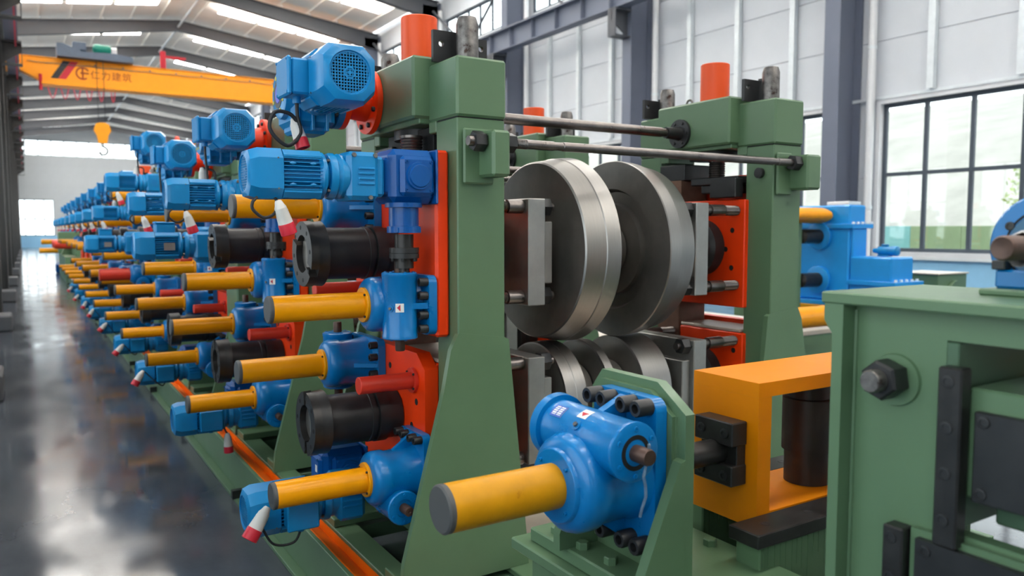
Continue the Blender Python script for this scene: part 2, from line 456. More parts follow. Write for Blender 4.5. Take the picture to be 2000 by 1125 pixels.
wall_end('wall_far', YE, 1)
wall_end('wall_near', YB, -1)

# roof: two slopes, skylights one strip per bay and slope
r = thing('ceiling', '', None, (RIDGE_X, 30, RIDGE)); r['kind'] = 'structure'
for xa in (XL, XW):
    m = MB(r.location); m.prism([(xa, EAVE + 0.25), (RIDGE_X, RIDGE + 0.25), (RIDGE_X, RIDGE + 0.33), (xa, EAVE + 0.33)], 'xz', YB, YE)
    part('roof_sheet', m, ROOFW, r)
    pur = MB()
    pur.box(-0.02, 0.02, YB, YE, 0.02, 0.1)
    pme = mesh('purlin', pur, ROOFW, False)
    for i in range(6):
        t = (i + 0.6) / 6.2
        p = part('purlin', pme, None, r); p.location = (xa + (RIDGE_X - xa) * t - RIDGE_X, -30, EAVE + (RIDGE - EAVE) * t + 0.14 - RIDGE)
n_tr = 0
sk_mesh = {}
for y in COLY:
    for xa in (XL, XW):
        sgn = 1 if xa < RIDGE_X else -1
        if (sgn) not in sk_mesh:
            L_ = abs(RIDGE_X - xa); sl = (RIDGE - EAVE) / L_
            g = MB()
            g.prism([(0, 0), (sgn * 1.60, 1.60 * sl), (sgn * 1.60, 1.60 * sl - 0.02), (0, -0.02)], 'xz', -0.36, 0.36)
            sk_mesh[sgn] = (mesh('skylight_sheet', g, SKYL, False), sl)
        me, sl = sk_mesh[sgn]
        n_tr += 1
        t = thing('trim_%d' % n_tr, '', None, (xa, y + 3.0, EAVE)); t['kind'] = 'structure'
        for i in range(3):
            p = part('skylight_sheet', me, None, t); dx = 1.1 + i * 1.78; p.location = (sgn * dx, 0, dx * sl + 0.05)

# portal frames: column, rafter, bracket
def portal_frame(y, n):
    for xa, sgn in ((XL, 1), (XW, -1)):
        t = thing('steel_column', ('grey blue steel column, %s from the near end, right wall' if sgn < 0 else 'dark grey steel column, %s from the near end, left wall') % ORD[n], 'column', (xa + sgn * 0.35, y, 0))
        o = t.location; x1 = xa + sgn * 0.02; x2 = xa + sgn * 0.72
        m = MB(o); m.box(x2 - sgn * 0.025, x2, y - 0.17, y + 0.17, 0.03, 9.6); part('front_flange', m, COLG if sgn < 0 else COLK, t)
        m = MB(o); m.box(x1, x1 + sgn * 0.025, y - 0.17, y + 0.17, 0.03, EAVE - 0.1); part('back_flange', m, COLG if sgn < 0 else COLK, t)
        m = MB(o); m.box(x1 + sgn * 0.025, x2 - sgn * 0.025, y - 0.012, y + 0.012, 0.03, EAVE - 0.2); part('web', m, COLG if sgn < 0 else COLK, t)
        m = MB(o); m.box(x1, x2 + sgn * 0.1, y - 0.25, y + 0.25, 0.0, 0.03); part('base_plate', m, COLG, t)
        m = MB(o); m.box(x2, x2 + sgn * 0.5, y - 0.15, y + 0.15, 7.1, 7.16); m.prism([(x2, 6.5), (x2, 7.1), (x2 + sgn * 0.5, 7.1), (x2 + sgn * 0.5, 6.85)], 'xz', y - 0.02, y + 0.02)
        m.box(x2, x2 + sgn * 0.5, y - 0.15, y + 0.15, 6.46, 6.5); m.box(x2 + sgn * 0.48, x2 + sgn * 0.5, y - 0.15, y + 0.15, 6.5, 7.1)
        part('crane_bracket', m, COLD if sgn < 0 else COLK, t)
        if sgn < 0:
            d = thing('downpipe', 'white rain downpipe beside the %s right wall column from the near end' % ORD[n], 'pipe', (xa - 0.20, y - 0.5, 0))
            m = MB(d.location); m.cyl((xa - 0.20, y - 0.5, 0.0), (xa - 0.20, y - 0.5, 9.9), 0.075, 14); part('pipe', m, PIPEW, d)
            m = MB(d.location)
            for z in (2, 5, 8): m.cyl((xa - 0.20, y - 0.5, z), (xa - 0.20, y - 0.5, z + 0.06), 0.09, 14)
            part('pipe_clip', m, GALV, d)
        else:
            m = MB((xa + 0.5, y, 0)); m.box(xa + 0.1, xa + 0.88, y - 0.35, y + 0.35, 0.0, 0.26, 0.02)
    t = thing('roof_rafter', 'dark grey pitched roof rafter, %s from the near end' % ORD[n], 'rafter', (RIDGE_X, y, EAVE)); o = t.location
    for xa, sgn in ((XL, 1), (XW, -1)):
        dz = 0.42
        xs = xa + sgn * 0.05
        a = lambda z: [(xs, EAVE - 0.05 + z), (RIDGE_X, RIDGE - 0.05 + z)]
        m = MB(o); p = a(0); q = a(-dz)
        m.prism([p[0], p[1], (q[1][0], q[1][1]), (q[0][0], q[0][1] - 0.25)], 'xz', y - 0.012, y + 0.012); part('rafter_web', m, COLD, t)
        m = MB(o); m.prism([(xs, EAVE - 0.05), (RIDGE_X, RIDGE - 0.05), (RIDGE_X, RIDGE - 0.03), (xs, EAVE - 0.03)], 'xz', y - 0.14, y + 0.14)
        m.prism([(xs, EAVE - 0.05 - dz - 0.25), (RIDGE_X, RIDGE - 0.05 - dz), (RIDGE_X, RIDGE - 0.07 - dz), (xs, EAVE - 0.07 - dz - 0.25)], 'xz', y - 0.14, y + 0.14)
        part('rafter_flange', m, COLD, t)
        m = MB(o)
        for i in range(6):
            u = (i + 0.6) / 6.2; x = xs + (RIDGE_X - xs) * u; z = EAVE - 0.03 + (RIDGE - EAVE) * u; m.box(x - 0.02, x + 0.02, y - 0.1, y + 0.1, z, z + 0.12)
        part('purlin_cleat', m, GALV, t)
for n, y in enumerate(COLY): portal_frame(y, n)
# footings of the left columns
g = MB(); g.box(-0.42, 0.42, -0.35, 0.35, 0.03, 0.28, 0.02)
gm = mesh('footing_guard', g, CONC)
for n, y in enumerate(COLY[4:14]):
    o = part('footing_guard', gm, None, None); o.location = (XL + 0.42 + 0.02, y - 0.65, -0.03); o['label'] = 'grey concrete guard block on the floor at the %s left column' % ORD[n + 4]; o['category'] = 'block'; o['group'] = 'concrete guard blocks along the left columns'
# girts on the right wall
gi = MB(); gi.box(-0.1, 0.0, -0.04, 0.04, 0, 4.2); gi.box(-0.1, -0.085, -0.04, 0.09, 0, 4.2)
gme = mesh('wall_girt', gi, GALV, False)
gk = 0
for y in COLY[2:12]:
    for j in (1, 2, 3):
        gk += 1
        o = part('wall_girt', gme, None, None); o.location = (XW - 0.005, y + 1.5 * j - 0.1, 4.12); o['kind'] = 'structure'; o.name = 'trim_%d' % (n_tr + gk)
# diagonal braces above the runway on the right wall
for i, y in enumerate(COLY[4:12]):
    m = MB((XW - 0.4, y, 8.0)); m.cyl((XW - 0.4, y + 0.3, 9.9), (XW - 0.4, y + 3.0, 8.0), 0.045, 8); m.cyl((XW - 0.4, y + 5.7, 9.9), (XW - 0.4, y + 3.0, 8.0), 0.045, 8)
    o = part('trim_%d' % (n_tr + gk + 1 + i), m, COLD, None); o.location = (XW - 0.4, y, 8.0); o['kind'] = 'structure'
# crane runway beams
def runway(x, nm):
    t = thing('crane_runway', 'long grey blue crane runway beam with web stiffeners, %s wall' % nm, 'beam', (x, 30, 7.2)); o = t.location
    m = MB(o); m.box(x - 0.16, x + 0.16, YB + 0.3, YE - 0.3, 7.165, 7.19); m.box(x - 0.18, x + 0.18, YB + 0.3, YE - 0.3, 7.76, 7.79); part('beam_flange', m, COLG, t)
    m = MB(o); m.box(x - 0.01, x + 0.01, YB + 0.3, YE - 0.3, 7.19, 7.76); part('beam_web', m, COLG, t)
    m = MB(o); m.box(x - 0.03, x + 0.03, YB + 0.3, YE - 0.3, 7.79, 7.88); part('crane_rail', m, COLD, t)
    s = MB(); s.box(-0.14, 0.14, -0.006, 0.006, 0, 0.56); sm = mesh('stiffener', s, COLG, False)
    for i in range(70):
        p = part('stiffener', sm, None, t); p.location = (0, YB + 1.5 + i * 1.2 - 30, -0.01)
runway(XW - 1.0, 'right'); runway(XL + 0.95, 'left')
m = MB((-0.05, 30, 7.0)); m.box(-0.075, -0.035, -8, 80, 7.0, 7.05); m2 = m
single('conductor_rail', m, CABRED, 'thin red conductor rail running along the left crane beam', 'rail', loc=(-0.03, 30, 7.0))
# ridge strut
m = MB((RIDGE_X, 30, RIDGE - 0.4)); m.cyl((RIDGE_X, -12, RIDGE - 0.3), (RIDGE_X, 82, RIDGE - 0.3), 0.05, 10)
single('ridge_strut', m, GALV, 'long pale pipe strut running under the roof ridge', 'pipe', loc=(RIDGE_X, 30, RIDGE - 0.4))

# outside the right windows: ground, hoarding, tree, hill
m = MB(); m.box(XW + 0.5, 90, -40, 110, -0.35, -0.15); struct('ground', m, PAVE)
m = MB(); m.prism([(45, -0.15), (90, -0.15), (90, 16), (62, 9)], 'xz', -40, 110); struct('ground_hill', m, HILL)
pn = MB(); pn.box(-0.03, 0.03, 0, 1.98, 0, 1.9, 0.01); pmt = mesh('hoarding_panel', pn, HOARD, False); pmg = mesh('hoarding_panel', pn, HOARDG, False)
t = thing('site_hoarding', 'pale teal and green hoarding fence outside the right windows', 'fence', (30, 0, -0.15))
for i in range(30):
    p = part('hoarding_panel', pmt if (i * 7) % 5 not in (0, 3) else pmg, None, t); p.location = (0, -14 + 2 * i, 0)
t = thing('young_tree', 'young yellow green tree outside the right window', 'tree', (27, 12.2, -0.15))
m = MB(); m.cyl((0, 0, 0), (0, 0, 3.2), 0.05, 8, 0.02); part('trunk', m, SHAFTB, t)
m = MB()
rr = random.Random(3)
for i in range(420):
    a = rr.uniform(0, 2 * PI); z = rr.uniform(1.6, 4.3); q = 0.75 * math.sin((z - 1.4) / 3.0 * PI) * math.sqrt(rr.random()) + 0.05
    c = Vector((q * math.cos(a), q * math.sin(a), z)); u = Vector((rr.uniform(-1, 1), rr.uniform(-1, 1), rr.uniform(-1, 1))).normalized(); v = u.orthogonal().normalized()
    k = 0.13; m.add([c - u * k, c + v * k * 0.5, c + u * k, c - v * k * 0.5], [(0, 1, 2, 3)])
o = part('foliage', m, LEAF, t); o['kind'] = 'stuff'

# ================================================================== MACHINE BUILDERS
def screws(parent, name, c, d, r, l, pts, mat=BLACK, hexa=False):
    """one bolt mesh, one child per position"""
    m = MB(); m.bolt((0, 0, 0), d, r, l, hexa); me = mesh(name, m, mat)
    for p in pts: o = part(name, me, None, parent); o.location = p

def worm_jack(label, loc, rot=(0, 0, 0), group=None, flange=True, tube_len=0.365, tube_mat=None, detail=True, wh=0.128, tube_r=0.05, wo=0.098, pw=0.170, br=1.0, bolt_r=0.0165):
    """screw axis along -x, mounting face at x=0, worm axis along z at y=-0.12"""
    T = thing('screw_jack', label, 'screw jack', loc, rot, group)
    b = MB()
    # foot plate
    b.prism(rrect(-pw, 0.170, -0.115, 0.115, 0.03), 'yz', -0.034, -0.001)
    # barrel
    b.lathe([(a_, r_ * (br if a_ < -0.1 else 1)) for a_, r_ in [(-0.034, 0.113), (-0.060, 0.106), (-0.150, 0.100), (-0.163, 0.107), (-0.200, 0.107), (-0.216, 0.102), (-0.226, 0.092), (-0.230, 0.078), (-0.230, 0.0)]], 'x', (0, 0, 0), 40)
    # tapering webs towards the plate
    for sy in (-1, 1):
        b.prism([(-0.16, sy * 0.075), (-0.035, sy * 0.163), (-0.035, sy * 0.075)], 'xy', -0.009, 0.009)
    part('jack_housing', b, JBLUE, T)
    # worm cylinder
    b = MB()
    b.lathe([(-wh, 0.060), (-wh + 0.004, 0.068), (-wh + 0.016, 0.068), (-wh + 0.019, 0.066), (wh - 0.019, 0.066), (wh - 0.016, 0.068), (wh - 0.004, 0.068), (wh, 0.064), (wh, 0.036), (wh - 0.008, 0.034), (wh - 0.008, 0.0)], 'z', (-0.125, -wo, 0), 36)
    b.prism([(-0.115, -wo - 0.058), (-0.036, 0.006 - pw), (-0.034, -0.10), (-0.115, -0.10)], 'xy', -0.011, 0.011)
    W = part('worm_housing', b, JBLUE, T)
    m = MB()
    for sz in (-1, 1):
        for i in range(6):
            a = PI / 6 + i * PI / 3; m.bolt((-0.125 + 0.053 * math.cos(a), -wo + 0.053 * math.sin(a), sz * wh), (0, 0, sz), 0.006, 0.003)
    part('cap_screws', m, JBLUE, T)
    m = MB()
    m.lathe([(-wh - 0.047, 0.006), (-wh - 0.047, 0.017), (-wh - 0.042, 0.019), (-wh, 0.019)], 'z', (-0.125, -wo, 0), 18)
    part('worm_shaft', m, SHAFTB, T); m = MB()
    m.lathe([(wh - 0.008, 0.019), (wh + 0.044, 0.019), (wh + 0.048, 0.017), (wh + 0.048, 0.006), (wh + 0.043, 0.0)], 'z', (-0.125, -wo, 0), 18)
    part('worm_shaft', m, SHAFTB, T)
    # cover tube
    m = MB()
    if flange: m.lathe([(-0.229, 0.068), (-0.240, 0.068), (-0.242, 0.066), (-0.242, tube_r)], 'x', (0, 0, 0), 40)
    m.lathe([(-0.226, tube_r), (-0.23 - tube_len + 0.006, tube_r), (-0.23 - tube_len + 0.006, 0)], 'x', (0, 0, 0), 40)
    part('cover_tube', m, tube_mat or YEL, T)
    m = MB(); m.lathe([(-0.23 - tube_len + 0.008, tube_r * 1.01), (-0.23 - tube_len - 0.003, tube_r * 1.01), (-0.23 - tube_len - 0.007, tube_r * 0.93), (-0.23 - tube_len - 0.008, 0)], 'x', (0, 0, 0), 40)
    part('tube_cap', m, (tube_mat if tube_mat is RED else RUBBER), T)
    if not flange:
        m = MB(); m.lathe([(-0.228, 0.088), (-0.238, 0.086), (-0.240, 0.084), (-0.240, tube_r)], 'x', (0, 0, 0), 40); part('tube_seat', m, JBLUE, T)
    rr_ = 0.059 if flange else 0.070
    xs = -0.242 if flange else -0.240
    screws(T, 'flange_screw', None, (-1, 0, 0), 0.0045, 0.006, [(xs, rr_ * math.cos(PI / 4 + i * PI / 2), rr_ * math.sin(PI / 4 + i * PI / 2)) for i in range(4)], BLACK if flange else JBLUE)
    screws(T, 'mounting_bolt', None, (-1, 0, 0), bolt_r, bolt_r * 2.1, [(-0.034, 0.150 if sy > 0 else 0.020 - pw, z) for sy in (-1, 1) for z in (-0.09, -0.037, 0.037, 0.09)])
    if detail:
        # warning sticker and oil plug on the worm housing
        c = (-0.125, -wo, 0)
        m = MB(); m.patch(0.0662, PI + 0.92, PI + 1.40, -0.020, 0.013, c=c, n=5); part('warning_sticker', m, LABW, T)
        m = MB()
        n = 6
        vs = []; fs = []
        for i in range(n + 1):
            h = (1 - abs(2 * i / n - 1)); zc = -0.003
            a = PI + 0.97 + (0.22) * h; a_ = PI + 1.19
            z = 0.010 - 0.026 * i / n
            vs += [(c[0] + 0.0674 * math.cos(PI + 1.2), c[1] + 0.0674 * math.sin(PI + 1.2), z), (c[0] + 0.0674 * math.cos(PI + 1.2 - 0.2 * h - 0.001), c[1] + 0.0674 * math.sin(PI + 1.2 - 0.2 * h - 0.001), z)]
            if i: fs.append((2 * i - 2, 2 * i - 1, 2 * i + 1, 2 * i))
        m.add(vs, fs); part('sticker_triangle', m, LABR, T)
        m = MB(); a = PI + 0.62; d = (math.cos(a), math.sin(a), 0); p = (c[0] + 0.065 * d[0], c[1] + 0.065 * d[1], -0.006)
        m.bolt(p, d, 0.013, 0.004, socket=False); part('plug_boss', m, JBLUE, T)
        m = MB(); m.bolt((p[0] + 0.004 * d[0], p[1] + 0.004 * d[1], p[2]), d, 0.006, 0.006, hexa=True); part('oil_plug', m, STUD, T)
    return T

def rrect(y0, y1, z0, z1, r, n=4):
    out = []
    for cx, cy, a0 in ((y1 - r, z1 - r, 0), (y0 + r, z1 - r, PI / 2), (y0 + r, z0 + r, PI), (y1 - r, z0 + r, 1.5 * PI)):
        for i in range(n + 1):
            a = a0 + PI / 2 * i / n; out.append((cx + r * math.cos(a), cy + r * math.sin(a)))
    return out

def octo(h, c):
    return [(h, -c), (h, c), (c, h), (-c, h), (-h, c), (-h, -c), (-c, -h), (c, -h)]

def loft(mb, secs, cap0=True, cap1=True):
    """secs: list of rings (lists of equal length)"""
    n = len(secs[0]); vs = [p for s in secs for p in s]; fs = []
    for k in range(len(secs) - 1):
        for i in range(n):
            j = (i + 1) % n; fs.append((k * n + i, k * n + j, (k + 1) * n + j, (k + 1) * n + i))
    if cap0: fs.append(tuple(range(n))[::-1])
    if cap1: fs.append(tuple((len(secs) - 1) * n + i for i in range(n)))
    mb.add(vs, fs)

def add_motor(T, M, side=1, fins=True, grille=True, plate=True, box_x=0.5):
    """electric motor parts under thing T; M maps local (shaft +x, flange face x=0, unit frame size h=0.085) to thing space"""
    h = 0.085
    # fan cowl: octagon with sloping nose and round opening
    b = MB(T=M)
    def ring_oct(x, hh, c, n=8):
        o = octo(hh, c); out = []
        for i in range(8):
            p, q = o[i], o[(i + 1) % 8]
            for k in range(4): out.append((x, p[0] + (q[0] - p[0]) * k / 4, p[1] + (q[1] - p[1]) * k / 4))
        return out
    def ring_c(x, r):
        o = octo(h, h * 0.62); out = []
        for i in range(8):
            p, q = o[i], o[(i + 1) % 8]
            for k in range(4):
                y = p[0] + (q[0] - p[0]) * k / 4; z = p[1] + (q[1] - p[1]) * k / 4; l = math.hypot(y, z); out.append((x, y / l * r, z / l * r))
        return out
    loft(b, [ring_oct(-0.182, h, h * 0.60), ring_oct(-0.262, h, h * 0.60), ring_oct(-0.290, h * 0.90, h * 0.5), ring_c(-0.297, h * 0.78), ring_c(-0.2975, h * 0.735), ring_c(-0.291, h * 0.71), ring_c(-0.258, h * 0.70)], True, False)
    part('fan_cowl', b, BLUE, T)
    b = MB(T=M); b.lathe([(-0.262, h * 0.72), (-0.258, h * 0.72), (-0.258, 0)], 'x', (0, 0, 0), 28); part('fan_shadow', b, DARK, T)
    if grille:
        b = MB(T=M); R = h * 0.71; n = 14; bw = 0.0013
        for i in range(1, n):
            y = -R + 2 * R * i / n; q = math.sqrt(R * R - y * y)
            b.box(-0.292, -0.2885, y - bw, y + bw, -q, q); b.box(-0.292, -0.2885, -q, q, y - bw, y + bw)
        b.ring([(-0.2925, h * 0.2), (-0.288, h * 0.2), (-0.288, h * 0.15), (-0.2925, h * 0.15)], 'x', (0, 0, 0), 20)
        b.lathe([(-0.2925, 0.0), (-0.2925, h * 0.07), (-0.288, h * 0.07)], 'x', (0, 0, 0), 12)
        b.ring([(-0.2925, h * 0.74), (-0.288, h * 0.74), (-0.288, h * 0.66), (-0.2925, h * 0.66)], 'x', (0, 0, 0), 28)
        part('fan_grille', b, BLUE, T)
    # stator with fins
    b = MB(T=M); b.lathe([(-0.185, h * 0.80), (-0.045, h * 0.80)], 'x', (0, 0, 0), 28)
    part('stator', b, BLUE, T)
    b = MB(T=M)
    N = 9 if fins else 5
    for i in range(N):
        q = (-0.62 + 1.24 * i / (N - 1)) * h
        for s in (-1, 1):
            b.box(-0.180, -0.050, s * h * 0.5, s * h * 0.95, q - 0.0016, q + 0.0016)
            b.box(-0.180, -0.050, q - 0.0016, q + 0.0016, s * h * 0.5, s * h * 0.95)
    for s in (-1, 1):
        for t in (-1, 1):
            b.prism([(s * h * 0.95, t * h * 0.66), (s * h * 0.95, t * h * 0.74), (s * h * 0.72, t * h * 0.96), (s * h * 0.62, t * h * 0.96), (s * h * 0.55, t * h * 0.60)], 'yz', -0.180, -0.050)
    part('cooling_fin', b, BLUE, T)
    b = MB(T=M)
    for s in (-1, 1):
        for x in (-0.15, -0.08):
            for z in (-0.42, 0.42):
                b.add([(x - 0.013, s * h * 0.957, z * h), (x, s * h * 0.957, z * h + 0.006), (x + 0.013, s * h * 0.957, z * h), (x, s * h * 0.957, z * h - 0.006), (x, s * h * 0.99, z * h)], [(0, 1, 4), (1, 2, 4), (2, 3, 4), (3, 0, 4), (0, 3, 2, 1)])
    part('fin_boss', b, BLUE, T)
    # end shield and flange
    b = MB(T=M)
    b.lathe([(-0.052, h * 0.86), (-0.040, h * 0.98), (-0.028, h * 0.98), (-0.022, h * 0.80), (-0.014, h * 0.74), (-0.012, h * 0.92), (0.0, h * 0.98), (0.012, h * 0.98), (0.016, h * 0.9)], 'x', (0, 0, 0), 32)
    part('end_shield', b, BLUE, T)
    b = MB(T=M)
    for i in range(4):
        a = PI / 4 + i * PI / 2; b.bolt((-0.012, h * 0.86 * math.cos(a), h * 0.86 * math.sin(a)), (-1, 0, 0), 0.006, 0.010, hexa=True)
        b.bolt((-0.20, h * 0.985 * (1 if i < 2 else -1), h * 0.6 * (1 if i % 2 else -1)), (0, 1 if i < 2 else -1, 0), 0.003, 0.003, socket=False)
    part('flange_bolt', b, STUD, T)
    # terminal box on the local +y (side=1) or -y side
    if plate:
        b = MB(T=M); y0, y1 = side * h * 0.9, side * h * 1.55
        b.box(-0.172, -0.062, y0, y1, -0.052, 0.052, 0.006); part('terminal_box', b, BLUE, T)
        b = MB(T=M); b.box(-0.176, -0.058, y1, y1 + side * 0.014, -0.056, 0.056, 0.005)
        for x in (-0.168, -0.066):
            for z in (-0.047, 0.047): b.bolt((x, y1 + side * 0.013, z), (0, side, 0), 0.004, 0.003, socket=False)
        part('terminal_lid', b, BLUE, T)
        b = MB(T=M); b.cyl((-0.117, side * h * 1.2, -0.05), (-0.117, side * h * 1.2, -0.072), 0.012, 12); part('cable_gland', b, BLUE, T)

def plug(T, p, d, s=1.0, name='plug'):
    """white and red industrial plug whose red end points along d from p"""
    d = Vector(d).normalized(); M = Matrix.Translation(Vector(p)) @ Vector((1, 0, 0)).rotation_difference(d).to_matrix().to_4x4() @ Matrix.Scale(s, 4)
    b = MB(T=M); b.lathe([(0, 0.010), (0.004, 0.014), (0.02, 0.019), (0.03, 0.024), (0.034, 0.0245), (0.036, 0.024), (0.046, 0.0265), (0.048, 0.026), (0.095, 0.030), (0.096, 0.0)], 'x', (0, 0, 0), 18)
    P = part(name, b, WHITEP, T)
    b = MB(T=M); b.lathe([(0.095, 0.0305), (0.100, 0.032), (0.140, 0.033), (0.142, 0.030), (0.142, 0.026), (0.120, 0.025), (0.120, 0)], 'x', (0, 0, 0), 18)
    part('plug_collar', b, REDP, P)
    return P

def cable(T, pts, r=0.0055, n=8):
    """smooth cable through pts (Catmull-Rom)"""
    P = [Vector(p) for p in pts]; P = [2 * P[0] - P[1]] + P + [2 * P[-1] - P[-2]]; out = []
    for i in range(1, len(P) - 2):
        for k in range(n):
            t = k / n; a, b, c, d = P[i - 1], P[i], P[i + 1], P[i + 2]
            out.append(0.5 * ((2 * b) + (c - a) * t + (2 * a - 5 * b + 4 * c - d) * t * t + (3 * b - a - 3 * c + d) * t ** 3))
    out.append(P[-2]); m = MB(); m.tube(out, r, 8); return part('cable', m, CABLE, T)

def bevel_box(T, c, M=None, hx=0.085, hy=0.095, hz=0.092, out='down'):
    """dark blue right-angle gear case, centred at c: bosses on -y and towards -x; neck down"""
    b = MB(T=M); x, y, z = c
    b.box(x - hx, x + hx, y - hy * 0.80, y + hy, z - hz, z + hz, 0.024)
    b.box(x - hx * 0.62, x + hx * 0.84, y - hy, y - hy * 0.7, z - hz * 0.74, z + hz * 0.74, 0.014)
    b.box(x - hx * 1.12, x - hx * 0.7, y - hy * 0.6, y + hy * 0.7, z - hz * 0.72, z + hz * 0.72, 0.014)
    b.box(x + hx * 0.9, x + hx * 1.0, y - hy * 0.98, y + hy * 1.05, z - hz * 1.02, z + hz * 1.02, 0.004)
    part('gear_case', b, DBLUE, T)
    b = MB(T=M); b.lathe([(y - hy, hz * 0.52), (y - hy - 0.010, hz * 0.50), (y - hy - 0.010, hz * 0.43), (y - hy - 0.016, hz * 0.40), (y - hy - 0.016, 0)], 'y', (x + 0.012, 0, z), 32)
    part('bearing_cap', b, DBLUE, T)
    b = MB(T=M)
    for sx in (-1, 1):
        for sz in (-1, 1): b.bolt((x + 0.012 + sx * 0.05, y - hy, z + sz * 0.052), (0, -1, 0), 0.006, 0.006)
    for sz in (-1, 1):
        for sy in (-0.4, 0.5): b.bolt((x - hx * 1.12, y + sy * hy, z + sz * hz * 0.58), (-1, 0, 0), 0.006, 0.006)
    part('case_bolt', b, DBLUE, T)

mirX = lambda: Matrix(((-1, 0, 0, 4.78), (0, 1, 0, 0), (0, 0, 1, 0), (0, 0, 0, 1)))

# ------------------------------------------------------------------ housings
def housing(label, mir, eyes=False):
    M = mirX() if mir else None
    cx = 3.28 if mir else 1.5
    T = thing('mill_housing', label, 'mill housing', (cx, 3.12, 0.22)); o = T.location
    def P(name, fn, mat, lab=None):
        m = MB(o, M); fn(m); return part(name, m, mat, T, lab)
    P('front_column', lambda m: m.box(1.394, 1.605, 2.625, 2.80, 0.26, 2.026, 0.005), GREEN)
    P('rear_column', lambda m: m.box(1.394, 1.605, 3.44, 3.615, 0.26, 2.026, 0.005), GREEN)
    P('crossbeam', lambda m: m.box(1.40, 1.60, 2.79, 3.45, 0.26, 0.44, 0.004), GREEN)
    for y0 in (2.652, 3.42): P('foot_pad', lambda m: m.box(1.16, 1.71, y0, y0 + 0.168, 0.221, 0.261, 0.004), GREEN)
    for y0, y1 in ((2.6232, 2.650), (3.59, 3.6168)):
        P('flared_foot', lambda m: m.prism([(1.146, 0.221), (1.717, 0.221), (1.717, 0.26), (1.622, 1.165), (1.604, 1.175), (1.396, 1.205), (1.362, 1.14), (1.330, 0.98), (1.158, 0.34)], 'xz', y0, y1), GREEN)
    P('front_cap', lambda m: (m.box(1.390, 1.609, 2.618, 2.862, 2.030, 2.255, 0.009), m.box(1.392, 1.606, 2.80, 2.862, 1.985, 2.032, 0.004)), GREEN)
    P('rear_cap', lambda m: (m.box(1.390, 1.609, 3.378, 3.622, 2.030, 2.255, 0.009), m.box(1.392, 1.606, 3.378, 3.44, 1.985, 2.032, 0.004)), GREEN)
    P('crosshead', lambda m: (m.box(1.317, 1.682, 2.850, 3.390, 2.045, 2.290, 0.010), m.box(1.35, 1.65, 2.863, 3.376, 2.025, 2.05, 0.004)), GREEN)
    P('joint_gap', lambda m: (m.box(1.398, 1.601, 2.629, 2.796, 2.02, 2.035), m.box(1.398, 1.601, 3.444, 3.612, 2.02, 2.035)), DARK)
    P('screw_cover', lambda m: m.lathe([(2.288, 0.077), (2.489, 0.077), (2.492, 0.074), (2.492, 0.0)], 'z', (1.447 if not mir else 1.57, 3.06, 0), 36), ORED)
    for y in (2.74, 3.50):
        s = P('tie_stud', lambda m: m.lathe([(2.262, 0.044), (2.405, 0.044), (2.430, 0.036), (2.432, 0.028), (2.427, 0.0)], 'z', (1.503, y, 0), 14), STUD)
        P('stud_washer', lambda m: m.lathe([(2.254, 0.076), (2.262, 0.076), (2.262, 0)], 'z', (1.503, y, 0), 28), BLACK)
        def lug(m):
            yy = y + 0.062
            def plate(x0, x1, z1, hole):
                # plate with a round hole, made of a ring of quads
                n = 16; cxh = hole; czh = 2.262 + 0.072; rr_ = 0.012
                outer = []
                for i in range(n):
                    a = 2 * PI * i / n; dx, dz = math.cos(a), math.sin(a)
                    t = min(((x1 - cxh) / dx if dx > 1e-6 else 9), ((x0 - cxh) / dx if dx < -1e-6 else 9), ((z1 - czh) / dz if dz > 1e-6 else 9), ((2.262 - czh) / dz if dz < -1e-6 else 9))
                    outer.append((cxh + t * dx, czh + t * dz))
                # snap to the corners
                for cxx, czz in ((x0, 2.262), (x1, 2.262), (x0, z1), (x1, z1)):
                    k = min(range(n), key=lambda i: (outer[i][0] - cxx) ** 2 + (outer[i][1] - czz) ** 2); outer[k] = (cxx, czz)
                inner = [(cxh + rr_ * math.cos(2 * PI * i / n), czh + rr_ * math.sin(2 * PI * i / n)) for i in range(n)]
                vs = [(p[0], yy, p[1]) for p in outer] + [(p[0], yy, p[1]) for p in inner] + [(p[0], yy + 0.018, p[1]) for p in outer] + [(p[0], yy + 0.018, p[1]) for p in inner]
                fs = []
                for i in range(n):
                    j = (i + 1) % n
                    fs += [(i, j, n + j, n + i), (2 * n + j, 2 * n + i, 3 * n + i, 3 * n + j), (i, 2 * n + i, 2 * n + j, j), (n + i, n + j, 3 * n + j, 3 * n + i)]
                m.add(vs, fs)
            plate(1.385, 1.505, 2.385, 1.42); plate(1.505, 1.628, 2.372, 1.60)
        P('locking_lug', lug, BLACK)
    # tie rod bracket on the front face
    P('rod_bracket', lambda m: (m.box(1.478, 1.556 if not mir else 1.50, 2.50, 2.616, 1.80, 1.972, 0.010), m.box(1.412, 1.545, 2.604, 2.618, 1.775, 1.985, 0.008)) if not mir else
      (m.box(1.40, 1.505, 2.50, 2.616, 1.80, 1.972, 0.010), m.box(1.49, 1.60, 2.604, 2.618, 1.775, 1.985, 0.008)), GREEN)
    P('rod_bracket', lambda m: m.box(*((1.478, 1.556) if not mir else (1.40, 1.505)), 3.624, 3.735, 1.80, 1.972, 0.010), GREEN)
    # screw-down under the crosshead
    P('screw_flange', lambda m: m.lathe([(1.985, 0.135), (2.026, 0.135), (2.026, 0)], 'z', (1.50, 3.12, 0), 32), BLACK)
    P('press_screw', lambda m: m.lathe([(1.88, 0.046)] + [(1.885 + 0.006 * i, 0.046 if i % 2 else 0.041) for i in range(16)] + [(1.985, 0.046)], 'z', (1.50 if mir else 1.36, 3.10 if mir else 2.96, 0), 20), RODS)
